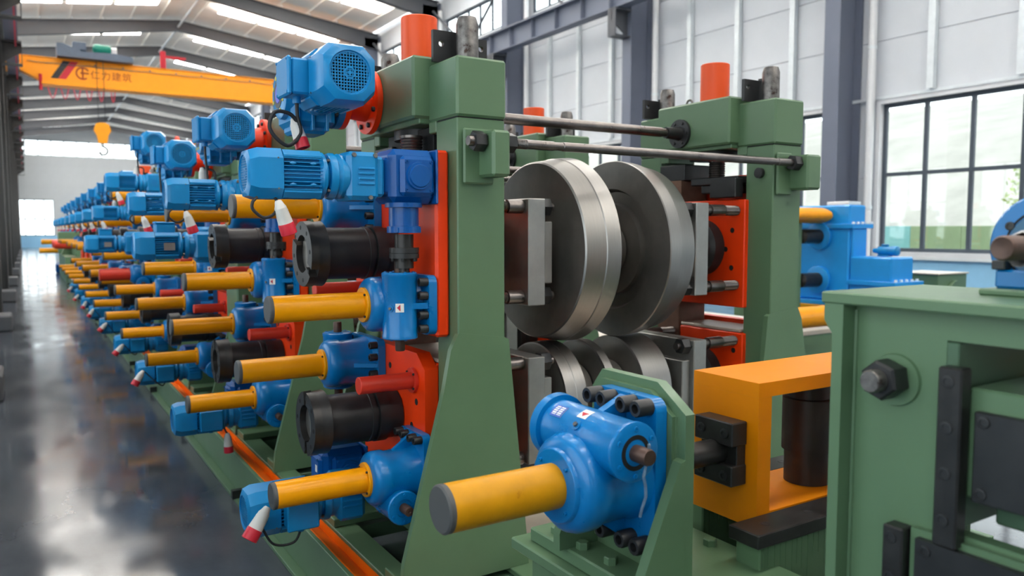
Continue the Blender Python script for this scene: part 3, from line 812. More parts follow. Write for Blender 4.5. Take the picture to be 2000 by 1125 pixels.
    P('press_block', lambda m: (m.box(1.42, 1.60, 2.86, 3.20, 1.845, 1.885, 0.004), m.box(1.44, 1.58, 2.93, 3.14, 1.80, 1.846, 0.004), m.box(1.60, 1.66, 2.82, 3.0, 1.77, 1.87, 0.004)), BLACK)
    P('wear_liner', lambda m: (m.box(1.41, 1.615, 3.26, 3.438, 0.96, 1.88, 0.003),), RUST)
    P('wear_liner', lambda m: (m.box(1.394, 1.61, 3.24, 3.439, 1.88, 1.97, 0.003),), BLACK)
    if eyes:
        for y in (2.90, 3.32):
            def eye(m):
                m.tube([(1.50, y + 0.022 * math.cos(a), 2.325 + 0.022 * math.sin(a)) for a in [2 * PI * i / 16 for i in range(16)]], 0.006, 8, True); m.cyl((1.50, y, 2.289), (1.50, y, 2.305), 0.010, 10)
            P('lifting_eye', eye, STUD)
    if not mir: P('press_housing', lambda m: m.box(1.415, 1.595, 2.87, 3.33, 1.915, 2.02, 0.004), DARK)
    else: P('plug_disc', lambda m: m.lathe([(1.600, 0.0), (1.600, 0.026), (1.625, 0.026), (1.627, 0.0)], 'x', (0, 2.705, 1.888), 20), BLACK)
    return T

def chock(label, mir, upper):
    M = mirX() if mir else None
    T = thing('roll_chock', label, 'roll chock', (3.28 if mir else 1.5, 3.12, 1.505 if upper else 0.81)); o = T.location
    def P(name, fn, mat):
        m = MB(o, M); fn(m); return part(name, m, mat, T)
    if upper:
        P('cover_plate', lambda m: m.box(1.332, 1.391, 2.686, 3.55, 1.185, 1.905, 0.010), REDO)
        P('chock_body', lambda m: m.box(1.392, 1.60, 2.81, 3.23, 1.20, 1.76, 0.006), REDD)
        P('inner_plate', lambda m: m.box(1.60, 1.632, 2.778, 3.235, 1.195, 1.757, 0.005), REDO)
        zc = 1.505; zr = (1.70, 1.312); plz = (1.275, 1.735); blk = (1.367, 1.637)
        holes = [(2.86, 1.598), (2.903, 1.498), (2.862, 1.401)]
    else:
        P('cover_plate', lambda m: m.prism([(2.795, 0.54), (3.455, 0.54), (3.455, 1.03), (3.38, 1.10), (2.87, 1.10), (2.795, 1.04)], 'yz', 1.332, 1.391), REDO)
        P('chock_body', lambda m: (m.box(1.392, 1.60, 2.81, 3.25, 0.52, 1.06, 0.006)), REDO)
        P('top_plate', lambda m: (m.box(1.40, 1.62, 2.81, 3.24, 1.062, 1.078, 0.003)), BEIGE)
        P('inner_plate', lambda m: m.box(1.60, 1.632, 2.778, 3.235, 0.52, 1.06, 0.005), REDO)
        zc = 0.81; zr = (1.02, 0.60); plz = (0.58, 1.05); blk = (0.68, 0.95)
        holes = [(2.836, 0.966), (2.88, 0.85), (2.84, 0.70)]
    m = MB(); m.lathe([(0, 0.014), (0.0006, 0.014), (0.0006, 0.0)], 'x', (0, 0, 0), 14); hm = mesh('bolt_hole', m, DARK)
    for y, z in holes:
        b = part('bolt_hole', hm, None, T); b.location = ((1.632 if not mir else 3.147) - o[0], y - o[1], z - o[2])

    if not upper and not mir:
        for y, z in ((3.142, 1.011), (2.875, 0.898), (2.923, 0.791)):
            b = part('bolt_hole', hm, None, T); b.location = (1.3305 - o[0], y - o[1], z - o[2])
    # bearing nose seen behind the retaining plate
    P('bearing_nose', lambda m: m.lathe([(1.632, 0.15), (1.70, 0.15), (1.72, 0.13), (1.76, 0.13), (1.76, 0)], 'x', (0, 3.06, zc), 32), BLACK)
    # retaining plate held by four rods
    kx = 0.078 if mir else 0.0
    P('retaining_plate', lambda m: m.box(1.815 + kx, 1.902 + kx, 2.775, 3.345, plz[0], plz[1], 0.004), STEELG)
    P('plate_step', lambda m: m.box(1.902 + kx, 1.956 + kx, 2.80, 3.32, blk[0], blk[1], 0.004), STEELG)
    for y in (2.83, 3.29):
        for z in zr:
            R = P('retaining_rod', lambda m: (m.lathe([(1.632, 0.024)] + [(1.638 + 0.004 * i, 0.026 if i % 2 else 0.0225) for i in range(24)] + [(1.736, 0.021), (1.815 + kx, 0.021)], 'x', (0, y, z), 16), m.lathe([(1.738, 0.0295), (1.812 + kx * 0.3, 0.0295)], 'x', (0, y, z), 18), m.lathe([(1.90 + kx, 0.018), (1.975 + kx, 0.018), (1.975 + kx, 0)], 'x', (0, y, z), 14)), RODS)
            P('rod_nut', lambda m: m.lathe([(1.903 + kx, 0.042), (1.948 + kx, 0.042), (1.952 + kx, 0.039), (1.952 + kx, 0.0)], 'x', (0, y, z), 6), BLACK)
    if upper and not mir:
        P('guide_tube', lambda m: (m.lathe([(1.075, 0.0), (1.075, 0.031), (1.077, 0.033), (1.331, 0.033)], 'x', (0, 3.38, 1.335), 24), m.lathe([(1.318, 0.05), (1.331, 0.05)], 'x', (0, 3.38, 1.335), 24)), RED)
    if not upper and not mir:
        P('guide_tube', lambda m: (m.lathe([(1.092, 0.0), (1.092, 0.033), (1.094, 0.035), (1.331, 0.035)], 'x', (0, 2.90, 0.985), 30), m.lathe([(1.318, 0.052), (1.331, 0.052)], 'x', (0, 2.90, 0.985), 30)), RED)
        P('guide_screw', lambda m: [m.bolt((1.318, 2.90 + 0.044 * math.cos(a), 0.985 + 0.044 * math.sin(a)), (-1, 0, 0), 0.005, 0.006) for a in (0.8, 2.4, 3.9, 5.5)], BLACK)
    return T

def spindle(label, zc):
    T = thing('drive_sleeve', label, 'drive sleeve', (1.130, 3.10, zc), (0 if zc > 1 else 0.97, 0, 0))
    b = MB()
    b.lathe([(-0.160, 0.128), (-0.118, 0.132), (-0.116, 0.130), (-0.116, 0.106), (0.06, 0.106), (0.062, 0.110), (0.08, 0.110), (0.082, 0.101), (0.092, 0.101), (0.094, 0.113), (0.14, 0.113), (0.142, 0.106), (0.198, 0.106)], 'x', (0, 0, 0), 44)
    part('sleeve', b, BLACK, T)
    # coupling face: two ring sectors with slots between
    b = MB()
    for s in (0, 1):
        a0 = s * PI + 0.14 + 0.6; a1 = s * PI + PI - 0.14 + 0.6; n = 22
        vs = []; fs = []
        for i in range(n + 1):
            a = a0 + (a1 - a0) * i / n
            for x, r_ in ((-0.192, 0.076), (-0.192, 0.131), (-0.160, 0.133), (-0.160, 0.076)): vs.append((x, r_ * math.cos(a), r_ * math.sin(a)))
        for i in range(n):
            for k in range(4): fs.append((4 * i + k, 4 * i + (k + 1) % 4, 4 * i + 4 + (k + 1) % 4, 4 * i + 4 + k))
        fs += [(0, 1, 2, 3), (4 * n + 3, 4 * n + 2, 4 * n + 1, 4 * n)]
        b.add(vs, fs)
    part('coupling_claw', b, BLACKP, T)
    b = MB(); b.lathe([(-0.166, 0.075), (-0.1605, 0.075)], 'x', (0, 0, 0), 28); part('bore_face', b, STEELD, T)
    m = MB(); m.lathe([(0, 0.009), (-0.0006, 0.009), (-0.0006, 0)], 'x', (0, 0, 0), 12); me = mesh('flange_hole', m, DARK)
    for i in range(8):
        a = 0.3 + PI / 8 + i * PI / 4
        q = part('flange_hole', me, None, T); q.location = (-0.192, 0.106 * math.cos(a), 0.106 * math.sin(a))
    return T

def top_motor(label, loc_y=3.28, z=2.160, plugd=((0.880, 2.98, 2.025), (0.25, -0.2, -1))):
    T = thing('gear_motor', label, 'gear motor', (1.02, loc_y, z)); o = T.location
    M = Matrix.Translation((0, -0.165, 0.010)) @ Matrix.Rotation(PI / 2, 4, 'Z') @ Matrix.Scale(1.27, 4)
    add_motor(T, M, side=1)
    b = MB()
    b.box(-0.085, 0.10, -0.10, 0.12, -0.135, 0.11, 0.022); b.lathe([(-0.112, 0.088), (-0.106, 0.10), (-0.07, 0.105)], 'x', (0, 0, 0), 30); b.lathe([(-0.165, 0.085), (-0.09, 0.095)], 'y', (0, 0, 0.010), 28)
    b.box(-0.07, 0.07, -0.075, 0.085, -0.16, -0.12, 0.012)
    for x in (-0.06, 0.0, 0.06): b.box(x - 0.006, x + 0.006, -0.108, 0.0, -0.15, 0.0, 0.002)
    part('gear_case', b, BLUE, T)
    b = MB(); b.ring([(-0.114, 0.058), (-0.108, 0.058), (-0.108, 0.038), (-0.114, 0.038)], 'x', (0, 0, 0), 28); part('seal_ring', b, BLACK, T)
    b = MB(); b.lathe([(-0.115, 0.0), (-0.115, 0.036), (-0.107, 0.038)], 'x', (0, 0, 0), 22); part('hollow_shaft', b, PURPLE, T)
    screws(T, 'plug_screw', None, (-1, 0, 0), 0.009, 0.004, [(-0.1115, 0.072 * math.cos(i * PI / 4 + 0.4), 0.072 * math.sin(i * PI / 4 + 0.4)) for i in range(8)], BRASS, True)
    b = MB(); b.lathe([(0.09, 0.08), (0.115, 0.08), (0.116, 0.125), (0.142, 0.125), (0.142, 0)], 'x', (0, 0, 0), 40); part('output_flange', b, BLUE, T)
    b = MB(); b.lathe([(0.143, 0.125), (0.165, 0.125), (0.166, 0.075), (0.265, 0.085), (0.270, 0.138), (0.295, 0.138), (0.295, 0)], 'x', (0, 0, 0), 40); part('adapter_flange', b, REDO, T)
    screws(T, 'adapter_bolt', None, (-1, 0, 0), 0.011, 0.014, [(0.270, 0.112 * math.cos(a), 0.112 * math.sin(a)) for a in [PI / 8 + i * PI / 4 for i in range(8)]] + [(0.116, 0.104 * math.cos(a), 0.104 * math.sin(a)) for a in [PI / 4 + i * PI / 2 for i in range(4)]], BLACK, True)
    pp = Vector(plugd[0]) - o
    g = Vector((0 - 1.27 * 0.085 * 1.2, -0.165 - 1.27 * 0.117, 0.010 - 1.27 * 0.07))
    cable(T, [g, g + Vector((0.0, -0.005, -0.05)), g + Vector((0.005, -0.02, -0.12)), g + Vector((-0.05, -0.03, -0.165)), g + Vector((-0.11, -0.03, -0.11)), g + Vector((-0.09, -0.02, -0.045)), g + Vector((-0.03, -0.01, -0.045)), g + Vector((0.01, 0, -0.085)), pp], 0.0075, 10)
    plug(T, pp, plugd[1], 0.85)
    return T

def side_motor(label, plug_at=True):
    """horizontal motor, gearbox and bevel box that drive the vertical shaft"""
    T = thing('gear_motor', label, 'gear motor', (0.928, 2.73, 1.792)); o = T.location
    add_motor(T, Matrix.Identity(4), side=1)
    b = MB()
    b.lathe([(0.012, 0.075), (0.03, 0.082), (0.055, 0.075)], 'x', (0, 0, 0), 30)
    b.box(0.045, 0.165, -0.075, 0.10, -0.085, 0.088, 0.016)
    for i in range(4): b.box(0.085, 0.145, -0.081, 0.0, -0.03 + 0.018 * i, -0.022 + 0.018 * i, 0.002)
    b.box(0.15, 0.195, -0.05, 0.09, -0.07, 0.075, 0.01)
    part('gear_case', b, BLUE, T)
    screws(T, 'case_plug', None, (0, -1, 0), 0.009, 0.010, [(0.07, -0.07, 0.075), (0.15, -0.07, 0.075), (0.13, -0.07, -0.075)], STUD, True)
    cable(T, [(-0.205, -0.05, -0.082), (-0.203, -0.07, -0.10), (-0.215, -0.08, -0.135), (-0.25, -0.08, -0.150), (-0.285, -0.08, -0.125), (-0.287, -0.08, -0.10), (-0.27, -0.07, -0.082)], 0.0055)
    plug(T, (-0.205, -0.085, -0.092), (0.35, 0.1, -1), 0.85)
    G = thing('bevel_gearbox', label.replace('gear motor', 'right angle gearbox').replace('sky blue', 'deep blue'), 'gearbox', (1.215, 2.73, 1.80))
    bevel_box(G, (0.02, 0.025, 0.0), hx=0.094, hy=0.105, hz=0.10)
    b = MB(); b.lathe([(-0.098, 0.07), (-0.115, 0.07), (-0.116, 0.056), (-0.185, 0.056), (-0.186, 0.064), (-0.21, 0.064), (-0.212, 0.0)], 'z', (0.0, -0.01, 0), 32)
    for i in range(4):
        a = PI / 4 + i * PI / 2; b.box(0.058 * math.cos(a) - 0.008, 0.058 * math.cos(a) + 0.008, -0.01 + 0.058 * math.sin(a) - 0.008, -0.01 + 0.058 * math.sin(a) + 0.008, -0.21, -0.19, 0.002)
    part('output_neck', b, DBLUE, G)
    b = MB(); b.box(-0.094, -0.0935, -0.035, -0.012, 0.005, 0.03) ; part('tag_plate', b, LABW, G)
    b = MB(); b.lathe([(-0.0945, 0.0), (-0.0945, 0.009), (-0.0935, 0.009)], 'x', (0, -0.02, -0.045), 14); part('oil_sticker', b, LABG, G)
    C = thing('shaft_coupling', label.replace('gear motor', 'shaft coupling').replace('sky blue', 'dark steel').replace('horizontal ', 'vertical '), 'coupling', (1.215, 2.72, 1.50))
    b = MB(); b.lathe([(-0.062, 0.0), (-0.062, 0.020), (-0.045, 0.020), (-0.044, 0.036), (0.012, 0.036), (0.085, 0.036), (0.085, 0.0)], 'z', (0, 0, 0), 20); part('coupling_hub', b, BLACKP, C)
    b = MB(); b.lathe([(-0.006, 0.056), (0.012, 0.056), (0.0125, 0.053), (0.014, 0.053), (0.0145, 0.056), (0.034, 0.056), (0.034, 0.028)], 'z', (0, 0, 0), 28); part('coupling_flange', b, BLACK, C)
    screws(C, 'coupling_bolt', None, (0, 0, -1), 0.007, 0.012, [(0.047 * math.cos(a), 0.047 * math.sin(a), -0.006) for a in [i * PI / 3 for i in range(6)]], BLACK, True)
    return [T, G, C]

def low_motor(label, kind=0):
    T = thing('gear_motor', label, 'gear motor', (1.010, 3.12, 0.482))
    M = Matrix.Scale(1.08, 4)
    add_motor(T, M, side=-1)
    b = MB(); b.lathe([(0.012, 0.08), (0.05, 0.08)], 'x', (0, 0, 0), 28); b.box(0.04, 0.16, -0.085, 0.095, -0.09, 0.088, 0.016)
    for i in range(3): b.box(0.06, 0.14, -0.092, 0.0, -0.03 + 0.024 * i, -0.022 + 0.024 * i, 0.002)
    part('gear_case', b, BLUE, T)
    if kind == 0:
        cable(T, [(-0.12, -0.11, -0.06), (-0.16, -0.13, -0.11), (-0.24, -0.13, -0.10), (-0.285, -0.125, -0.02)], 0.005); plug(T, (-0.26, -0.14, 0.055), (-0.45, -0.1, -0.62), 0.95)
    else:
        cable(T, [(-0.05, -0.11, -0.06), (-0.04, -0.12, -0.085), (-0.03, -0.12, -0.09)], 0.005); plug(T, (-0.035, -0.12, -0.09), (0.05, 0, -1), 0.85)
    G = thing('bevel_gearbox', label.replace('gear motor', 'right angle gearbox').replace('sky blue', 'deep blue'), 'gearbox', (1.15, 3.30, 0.545))
    bevel_box(G, (0, 0.0, 0.0), hx=0.10, hy=0.095, hz=0.10)
    b = MB(); b.box(-0.1135, -0.1122, -0.03, -0.008, 0.0, 0.03); part('tag_plate', b, LABW, G)
    return [T, G]

# ------------------------------------------------------------------ first stand
YC = 3.12
S = {}
nm = lambda k: ORD[k] + ' mill stand'
def build_stand_labels(k):
    n = nm(k)
    return {
        'housL': 'green mill housing on the left side of the %s' % n,
        'housR': 'green mill housing on the right side of the %s' % n,
        'chUL': 'orange red upper roll chock in the left housing of the %s' % n,
        'chLL': 'orange red lower roll chock in the left housing of the %s' % n,
        'chUR': 'orange red upper roll chock in the right housing of the %s' % n,
        'chLR': 'orange red lower roll chock in the right housing of the %s' % n,
        'jUF': 'blue screw jack, long yellow tube, upper front of the %s' % n,
        'jUR': 'blue screw jack, yellow tube, upper rear corner of the %s' % n,
        'jLR': 'blue screw jack, yellow tube, lower rear above the sleeve of the %s' % n,
        'jLF': 'blue screw jack, yellow tube, lowest front one of the %s' % n,
        'spU': 'upper black flanged drive sleeve on the left of the %s' % n,
        'spL': 'lower black flanged drive sleeve on the left of the %s' % n,
        'mT': 'sky blue gear motor with fan grille on top of the %s' % n,
        'mS': 'sky blue horizontal gear motor high on the left of the %s' % n,
        'mL': 'sky blue gear motor low above the floor at the %s' % n}
LB = build_stand_labels(0)
GRP = {'housL': 'left mill housings', 'housR': 'right mill housings', 'chUL': 'upper left chocks', 'chLL': 'lower left chocks', 'chUR': 'upper right chocks', 'chLR': 'lower right chocks',
       'jUF': 'upper front screw jacks', 'jUR': 'upper rear screw jacks', 'jLR': 'lower rear screw jacks', 'jLF': 'lower front screw jacks', 'spU': 'upper drive sleeves', 'spL': 'lower drive sleeves', 'mT': 'top gear motors', 'mS': 'side gear motors', 'mL': 'low gear motors'}
S['housL'] = housing(LB['housL'], False); S['housR'] = housing(LB['housR'], True, True)
S['chUL'] = chock(LB['chUL'], False, True); S['chLL'] = chock(LB['chLL'], False, False)
S['chUR'] = chock(LB['chUR'], True, True); S['chLR'] = chock(LB['chLR'], True, False)
S['jUF'] = worm_jack(LB['jUF'], (1.331, 2.845, 1.312))
S['jUR'] = worm_jack(LB['jUR'], (1.331, 3.385, 1.700), (PI, 0, 0))
S['jLR'] = worm_jack(LB['jLR'], (1.331, 3.360, 1.003), (PI, 0, 0))
S['jLF'] = worm_jack(LB['jLF'], (1.331, 2.850, 0.620), (PI / 2, 0, 0))
S['spU'] = spindle(LB['spU'], 1.505); S['spL'] = spindle(LB['spL'], 0.812)
S['mT'] = top_motor(LB['mT'])
S['mS'] = side_motor(LB['mS'])
S['mL'] = low_motor(LB['mL'])
for k, v in S.items():
    for t in (v if isinstance(v, list) else [v]): t['group'] = GRP[k] + ('' if not isinstance(v, list) or t is v[0] else ' ' + t['category'] + 's')

# rolls
def roll(label, x, yc, zc, prof, mis, bore=0.1):
    T = thing('forming_roll', label, 'roll', (x, yc, zc))
    m = MB(); p = [(prof[0][0], bore)] + prof + [(prof[-1][0], bore)]
    m.ring(p, 'x', (0, 0, 0), 96, [1] + mis + [1, 1]); part('roll_body', m, [STEEL, STEELD], T)
    return T
ROLLY = 3.06
def roll_set(k, dy):
    n = nm(k); y = ROLLY + dy
    # profile of the upper rolls from the outer (flat) side inward
    up = [(0.0, 0.16), (0.0, 0.405), (0.006, 0.412), (0.10, 0.428), (0.104, 0.432), (0.175, 0.438), (0.180, 0.434), (0.180, 0.30), (0.150, 0.285), (0.150, 0.23), (0.178, 0.225), (0.178, 0.16)]
    mi = [1, 0, 0, 0, 0, 0, 1, 1, 1, 1, 1]
    out = []
    out.append(roll('large steel upper roll on the left of the %s' % n, 2.025, y, 1.505, up, mi))
    up2 = [(0.18 - a, r_) for a, r_ in up][::-1]
    out.append(roll('large steel upper roll on the right of the %s' % n, 2.49, y, 1.505, up2, mi[::-1]))
    lo = [(0.0, 0.255), (0.004, 0.262), (0.06, 0.262), (0.062, 0.264), (0.118, 0.264), (0.120, 0.26), (0.12, 0.2), (0.1, 0.19)]
    ml = [0, 0, 0, 0, 0, 1, 1]
    out.append(roll('small bright lower roll on the left of the %s' % n, 2.035, y, 0.805, lo, ml))
    out.append(roll('narrow steel lower roll in the middle of the %s' % n, 2.29, y, 0.805, [(0.0, 0.20), (0.0, 0.25), (0.004, 0.258), (0.048, 0.258), (0.05, 0.25), (0.05, 0.19)], [1, 0, 0, 0, 1]))
    out.append(roll('wide bright lower roll on the right of the %s' % n, 2.50, y, 0.805, [(0.0, 0.19), (0.0, 0.255), (0.004, 0.262), (0.176, 0.262), (0.18, 0.255), (0.18, 0.2)], [1, 0, 0, 0, 1]))
    for nm_, zc in (('upper', 1.505), ('lower', 0.805)):
        T = thing('roll_shaft', 'dark steel %s roll shaft of the %s' % (nm_, n), 'shaft', (2.39, y, zc))
        m = MB(); m.lathe([(-0.43, 0.094), (-0.19, 0.094), (0.19, 0.094), (0.43, 0.094), (0.43, 0)], 'x', (0, 0, 0), 32); part('shaft', m, STEELD, T)
        m = MB()
        if nm_ == 'upper': m.ring([(-0.18, 0.101), (-0.18, 0.15), (-0.10, 0.15), (-0.10, 0.101)], 'x', (0, 0, 0), 36); m.ring([(0.097, 0.101), (0.097, 0.13), (0.02, 0.13), (0.02, 0.101)], 'x', (0, 0, 0), 36)
        else: m.ring([(-0.23, 0.1005), (-0.23, 0.14), (-0.105, 0.14), (-0.105, 0.1005)], 'x', (0, 0, 0), 36); m.ring([(0.105, 0.1005), (0.105, 0.14), (-0.045, 0.14), (-0.045, 0.1005)], 'x', (0, 0, 0), 36)
        part('spacer_ring', m, STEELD, T)
roll_set(0, 0); roll_set(1, PITCH)

# tie rods between the housings
def tie_rods(k, dy):
    n = nm(k)
    T = thing('tie_rod', 'upper thick tie rod with black flange, %s' % n, 'tie rod', (2.39, 3.20 + dy, 2.13))
    m = MB(); m.lathe([(-0.705, 0.026), (0.56, 0.026), (0.562, 0.022), (0.60, 0.022)], 'x', (0, 0, 0), 24); part('rod', m, RODS, T)
    m = MB(); m.lathe([(0.595, 0.030), (0.66, 0.034), (0.69, 0.038), (0.691, 0.078), (0.708, 0.078)], 'x', (0, 0, 0), 28); part('rod_flange', m, BLACK, T)
    screws(T, 'flange_bolt', None, (-1, 0, 0), 0.008, 0.008, [(0.691, 0.06 * math.cos(a), 0.06 * math.sin(a)) for a in [i * PI / 3 for i in range(6)]], BLACK, True)
    for y, z, nmn in ((2.560, 1.932, 'front'), (3.68, 1.932, 'rear')):
        T = thing('tie_rod', '%s thin tie rod with hexagon nuts and thread, %s' % (nmn, n), 'tie rod', (2.39, y + dy, z))
        m = MB(); m.lathe([(-0.985, 0.0), (-0.985, 0.018), (-0.98, 0.020)] + [(-0.833 + 0.0035 * i, 0.020 if i % 2 else 0.0175) for i in range(30)] + [(-0.72, 0.0185), (-0.60, 0.0185), (-0.598, 0.016), (-0.556, 0.016), (-0.554, 0.0185), (0.70, 0.0185), (0.702, 0.016), (0.73, 0.016), (0.732, 0.0185), (0.96, 0.0185), (0.96, 0)], 'x', (0, 0, 0), 18); part('rod', m, RODS, T)
        m = MB(); 
        for x in (-0.965, -0.832): m.lathe([(x, 0.0), (x, 0.036), (x + 0.004, 0.039), (x + 0.042, 0.039), (x + 0.046, 0.036), (x + 0.046, 0.0)], 'x', (0, 0, 0), 6, a0=0.4)
        m.lathe([(0.835, 0.0), (0.835, 0.036), (0.839, 0.039), (0.880, 0.039), (0.883, 0.036), (0.883, 0)], 'x', (0, 0, 0), 6, a0=0.2); part('hex_nut', m, BLACK, T)
tie_rods(0, 0); tie_rods(1, PITCH)

# ------------------------------------------------------------------ the other stands, copied down the line
SMALL = {'mounting_bolt', 'flange_screw', 'cap_screws', 'sticker_triangle', 'warning_sticker', 'plug_boss', 'oil_plug', 'case_bolt', 'adapter_bolt', 'plug_screw', 'guide_screw', 'bolt_hole', 'flange_hole', 'flange_bolt', 'fin_boss', 'coupling_bolt', 'case_plug', 'tag_plate', 'oil_sticker'}
NST = 9
for k in range(1, NST):
    lb = build_stand_labels(k); d = (0, PITCH * k, 0); sk = set() if k <= 2 else SMALL
    for key, v in S.items():
        if key in ('housR', 'chUR', 'chLR') and k > 2: continue
        if key == 'jUF' and k == 3: continue
        if key in ('mT', 'mL'):
            continue
        vs = v if isinstance(v, list) else [v]
        for i, t in enumerate(vs):
            l = lb[key] if i == 0 else t['label'].replace(nm(0), nm(k))
            dup(t, (d[0], d[1], 0.25) if k == 3 and key in ('mS', 'jUR') and i == 0 else d, l, skip=sk)
    t = dup(S['mT'], d if k != 3 else (0.06, d[1] + 0.1, 0.27), lb['mT'], skip=sk | {'cable', 'plug'})
    # each copy has its own hanging cable and plug
    rr_ = random.Random(k)
    base = Vector((-0.13, -0.313, -0.08))
    j = lambda a: rr_.uniform(-a, a)
    pe = base + Vector((j(0.02), j(0.03), -0.13 + j(0.02)))
    cable(t, [base, base + Vector((0.0, -0.01, -0.07)), base + Vector((0.01, -0.02, -0.20 + j(0.03))), base + Vector((0.03 + j(0.02), -0.02, -0.25)), base + Vector((0.05, 0, -0.15)), pe], 0.007, 6)
    plug(t, pe, (0.10 + j(0.25), j(0.3), -1), 0.85)
    for i, s0 in enumerate(S['mL']):
        l = lb['mL'] if i == 0 else s0['label'].replace(nm(0), nm(k))
        c = dup(s0, d, l, skip=sk | {'cable', 'plug'})
        if i == 0:
            pe = Vector((-0.035, -0.12, -0.09)) if k == 1 else Vector((-0.27 + j(0.03), -0.13, 0.03 + j(0.03)))
            if k == 1:
                cable(c, [(-0.05, -0.11, -0.06), (-0.04, -0.12, -0.085), pe], 0.005); plug(c, pe, (0.05, 0, -1), 0.85)
            else:
                cable(c, [(-0.12, -0.11, -0.06), (-0.16, -0.13, -0.09), pe], 0.005); plug(c, pe, (-0.45 + j(0.2), -0.1, -0.62), 0.9)

# side-roll units between stands: red jack, extra motors
def red_jack(label, loc):
    t = worm_jack(label, loc, (PI / 2, 0, 0), tube_mat=RED, tube_len=0.30, detail=False, flange=False, tube_r=0.066)
    return t
red_jack('blue screw jack with a short thick red tube beyond the fourth stand', (1.184, 9.36, 1.125))
def extra_motor(label, loc):
    T = thing('gear_motor', label, 'gear motor', loc)
    add_motor(T, Matrix.Scale(1.12, 4) @ Matrix.Rotation(PI / 2, 4, 'X'), side=1)
    b = MB(); b.lathe([(0.012, 0.085), (0.05, 0.085)], 'x', (0, 0, 0), 28); b.box(0.045, 0.19, -0.09, 0.10, -0.10, 0.095, 0.02); b.lathe([(-0.12, 0.05), (-0.10, 0.07), (0.11, 0.07), (0.13, 0.05), (0.13, 0)], 'z', (0.12, 0, 0), 24); part('gear_case', b, BLUE, T)
    b = MB(); b.lathe([(0.18, 0.07), (0.26, 0.07), (0.26, 0.12), (0.30, 0.12), (0.335, 0.12), (0.335, 0)] if loc[0] < 0.9 else [(0.18, 0.07), (0.26, 0.07), (0.26, 0.12), (0.302, 0.12), (0.302, 0)], 'x', (0, 0, 0), 28); part('output_flange', b, BLUE, T)
    b = MB(); b.box(-0.15, -0.08, -0.1, -0.098, -0.03, 0.02); part('name_plate', b, STEELG, T)
    return T
extra_motor('sky blue gear motor with name plate between second and third stand', (0.938, 5.80, 1.495))
extra_motor('sky blue gear motor above the red tube beyond the fourth stand', (0.850, 9.36, 1.455))
def side_stand(label, y, zt, px):
    T = thing('side_roll_stand', label, 'roll stand', (1.55, y, 0.22)); o = T.location
    m = MB(o); m.box(px, 1.50, y - 0.17, y + 0.17, 0.25, zt, 0.01); part('post', m, GREEN, T)
    m = MB(o); m.box(1.19, 1.85, y - 0.24, y + 0.24, 0.221, 0.252, 0.004); part('base_plate', m, GREEN, T)
    m = MB(o); m.prism([(1.50, 0.255), (1.82, 0.255), (1.50, zt - 0.2)], 'xz', y - 0.02, y + 0.02); part('gusset', m, GREEN, T)
side_stand('green post stand between the second and third mill stands', 5.80, 1.66, 1.24)
side_stand('green post stand beyond the fourth mill stand', 9.36, 1.62, 1.186)

# ------------------------------------------------------------------ mill bed
YB0, YB1 = 1.75, 27.0
T = thing('mill_bed', 'long green mill bed frame with orange gutter along the floor', 'machine bed', (1.1, 12.0, 0)); o = T.location
m = MB(o); m.box(1.03, 1.05, YB0, YB1, 0.022, 0.236, 0.002); m.box(0.985, 1.05, YB0, YB1, 0.0, 0.022, 0.002); part('outer_beam', m, GREEN, T)
m = MB(o); m.prism([(1.0505, 0.222), (1.0505, 0.234), (1.056, 0.234), (1.148, 0.170), (1.154, 0.205), (1.158, 0.205), (1.149, 0.155)], 'xz', YB0, YB1); part('gutter', m, GUTTER, T)
m = MB(o); m.box(1.160, 1.27, YB0, YB1, 0.196, 0.22, 0.003); m.box(1.165, 1.18, YB0, YB1, 0.0, 0.196); m.box(1.63, 1.76, YB0, YB1, 0.196, 0.22, 0.003); m.box(1.66, 1.675, YB0, YB1, 0.0, 0.196); part('inner_beam', m, GREEN, T)
m = MB(o); m.box(3.0, 3.14, YB0, YB1, 0.196, 0.22, 0.003); m.box(3.04, 3.06, YB0, YB1, 0, 0.196); m.box(3.49, 3.66, YB0, YB1, 0.196, 0.22, 0.003); m.box(3.63, 3.65, YB0, YB1, 0, 0.196); part('right_beam', m, GREEN, T)
cb = MB(); cb.box(-0.19, 0.19, -0.1, 0.1, 0, 0.07, 0.003); cbm = mesh('cross_member', cb, GREEN_D)
cp = MB(); cp.box(-0.62, 0.62, -0.5, 0.5, 0, 0.02, 0.003); cpm = mesh('bed_plate', cp, BEIGE)
ln = MB(); ln.box(-0.03, 0.03, -0.02, 0.02, 0, 0.05); lnm = mesh('rail_clip', ln, BLACK)
for k in range(14):
    p = part('cross_member', cbm, None, T); p.location = (1.46 - o[0], 2.72 + k * PITCH - o[1], 0.12)
    p = part('cross_member', cbm, None, T); p.location = (1.46 - o[0], 3.55 + k * PITCH - o[1], 0.12)
    p = part('bed_plate', cpm, None, T); p.location = (2.39 - o[0], 3.1 + k * PITCH - o[1], 0.15)
    p = part('rail_clip', lnm, None, T); p.location = (1.0 - o[0], 2.9 + k * PITCH - o[1], 0.02)
m = MB(o); m.box(1.27, 3.0, 1.75, 2.55, 0.165, 0.185, 0.003); part('front_tray', m, BEIGE, T)
m = MB(o); m.box(1.76, 3.0, 2.50, 2.54, 0.185, 0.24, 0.003); part('tray_lip', m, GUTTER, T)

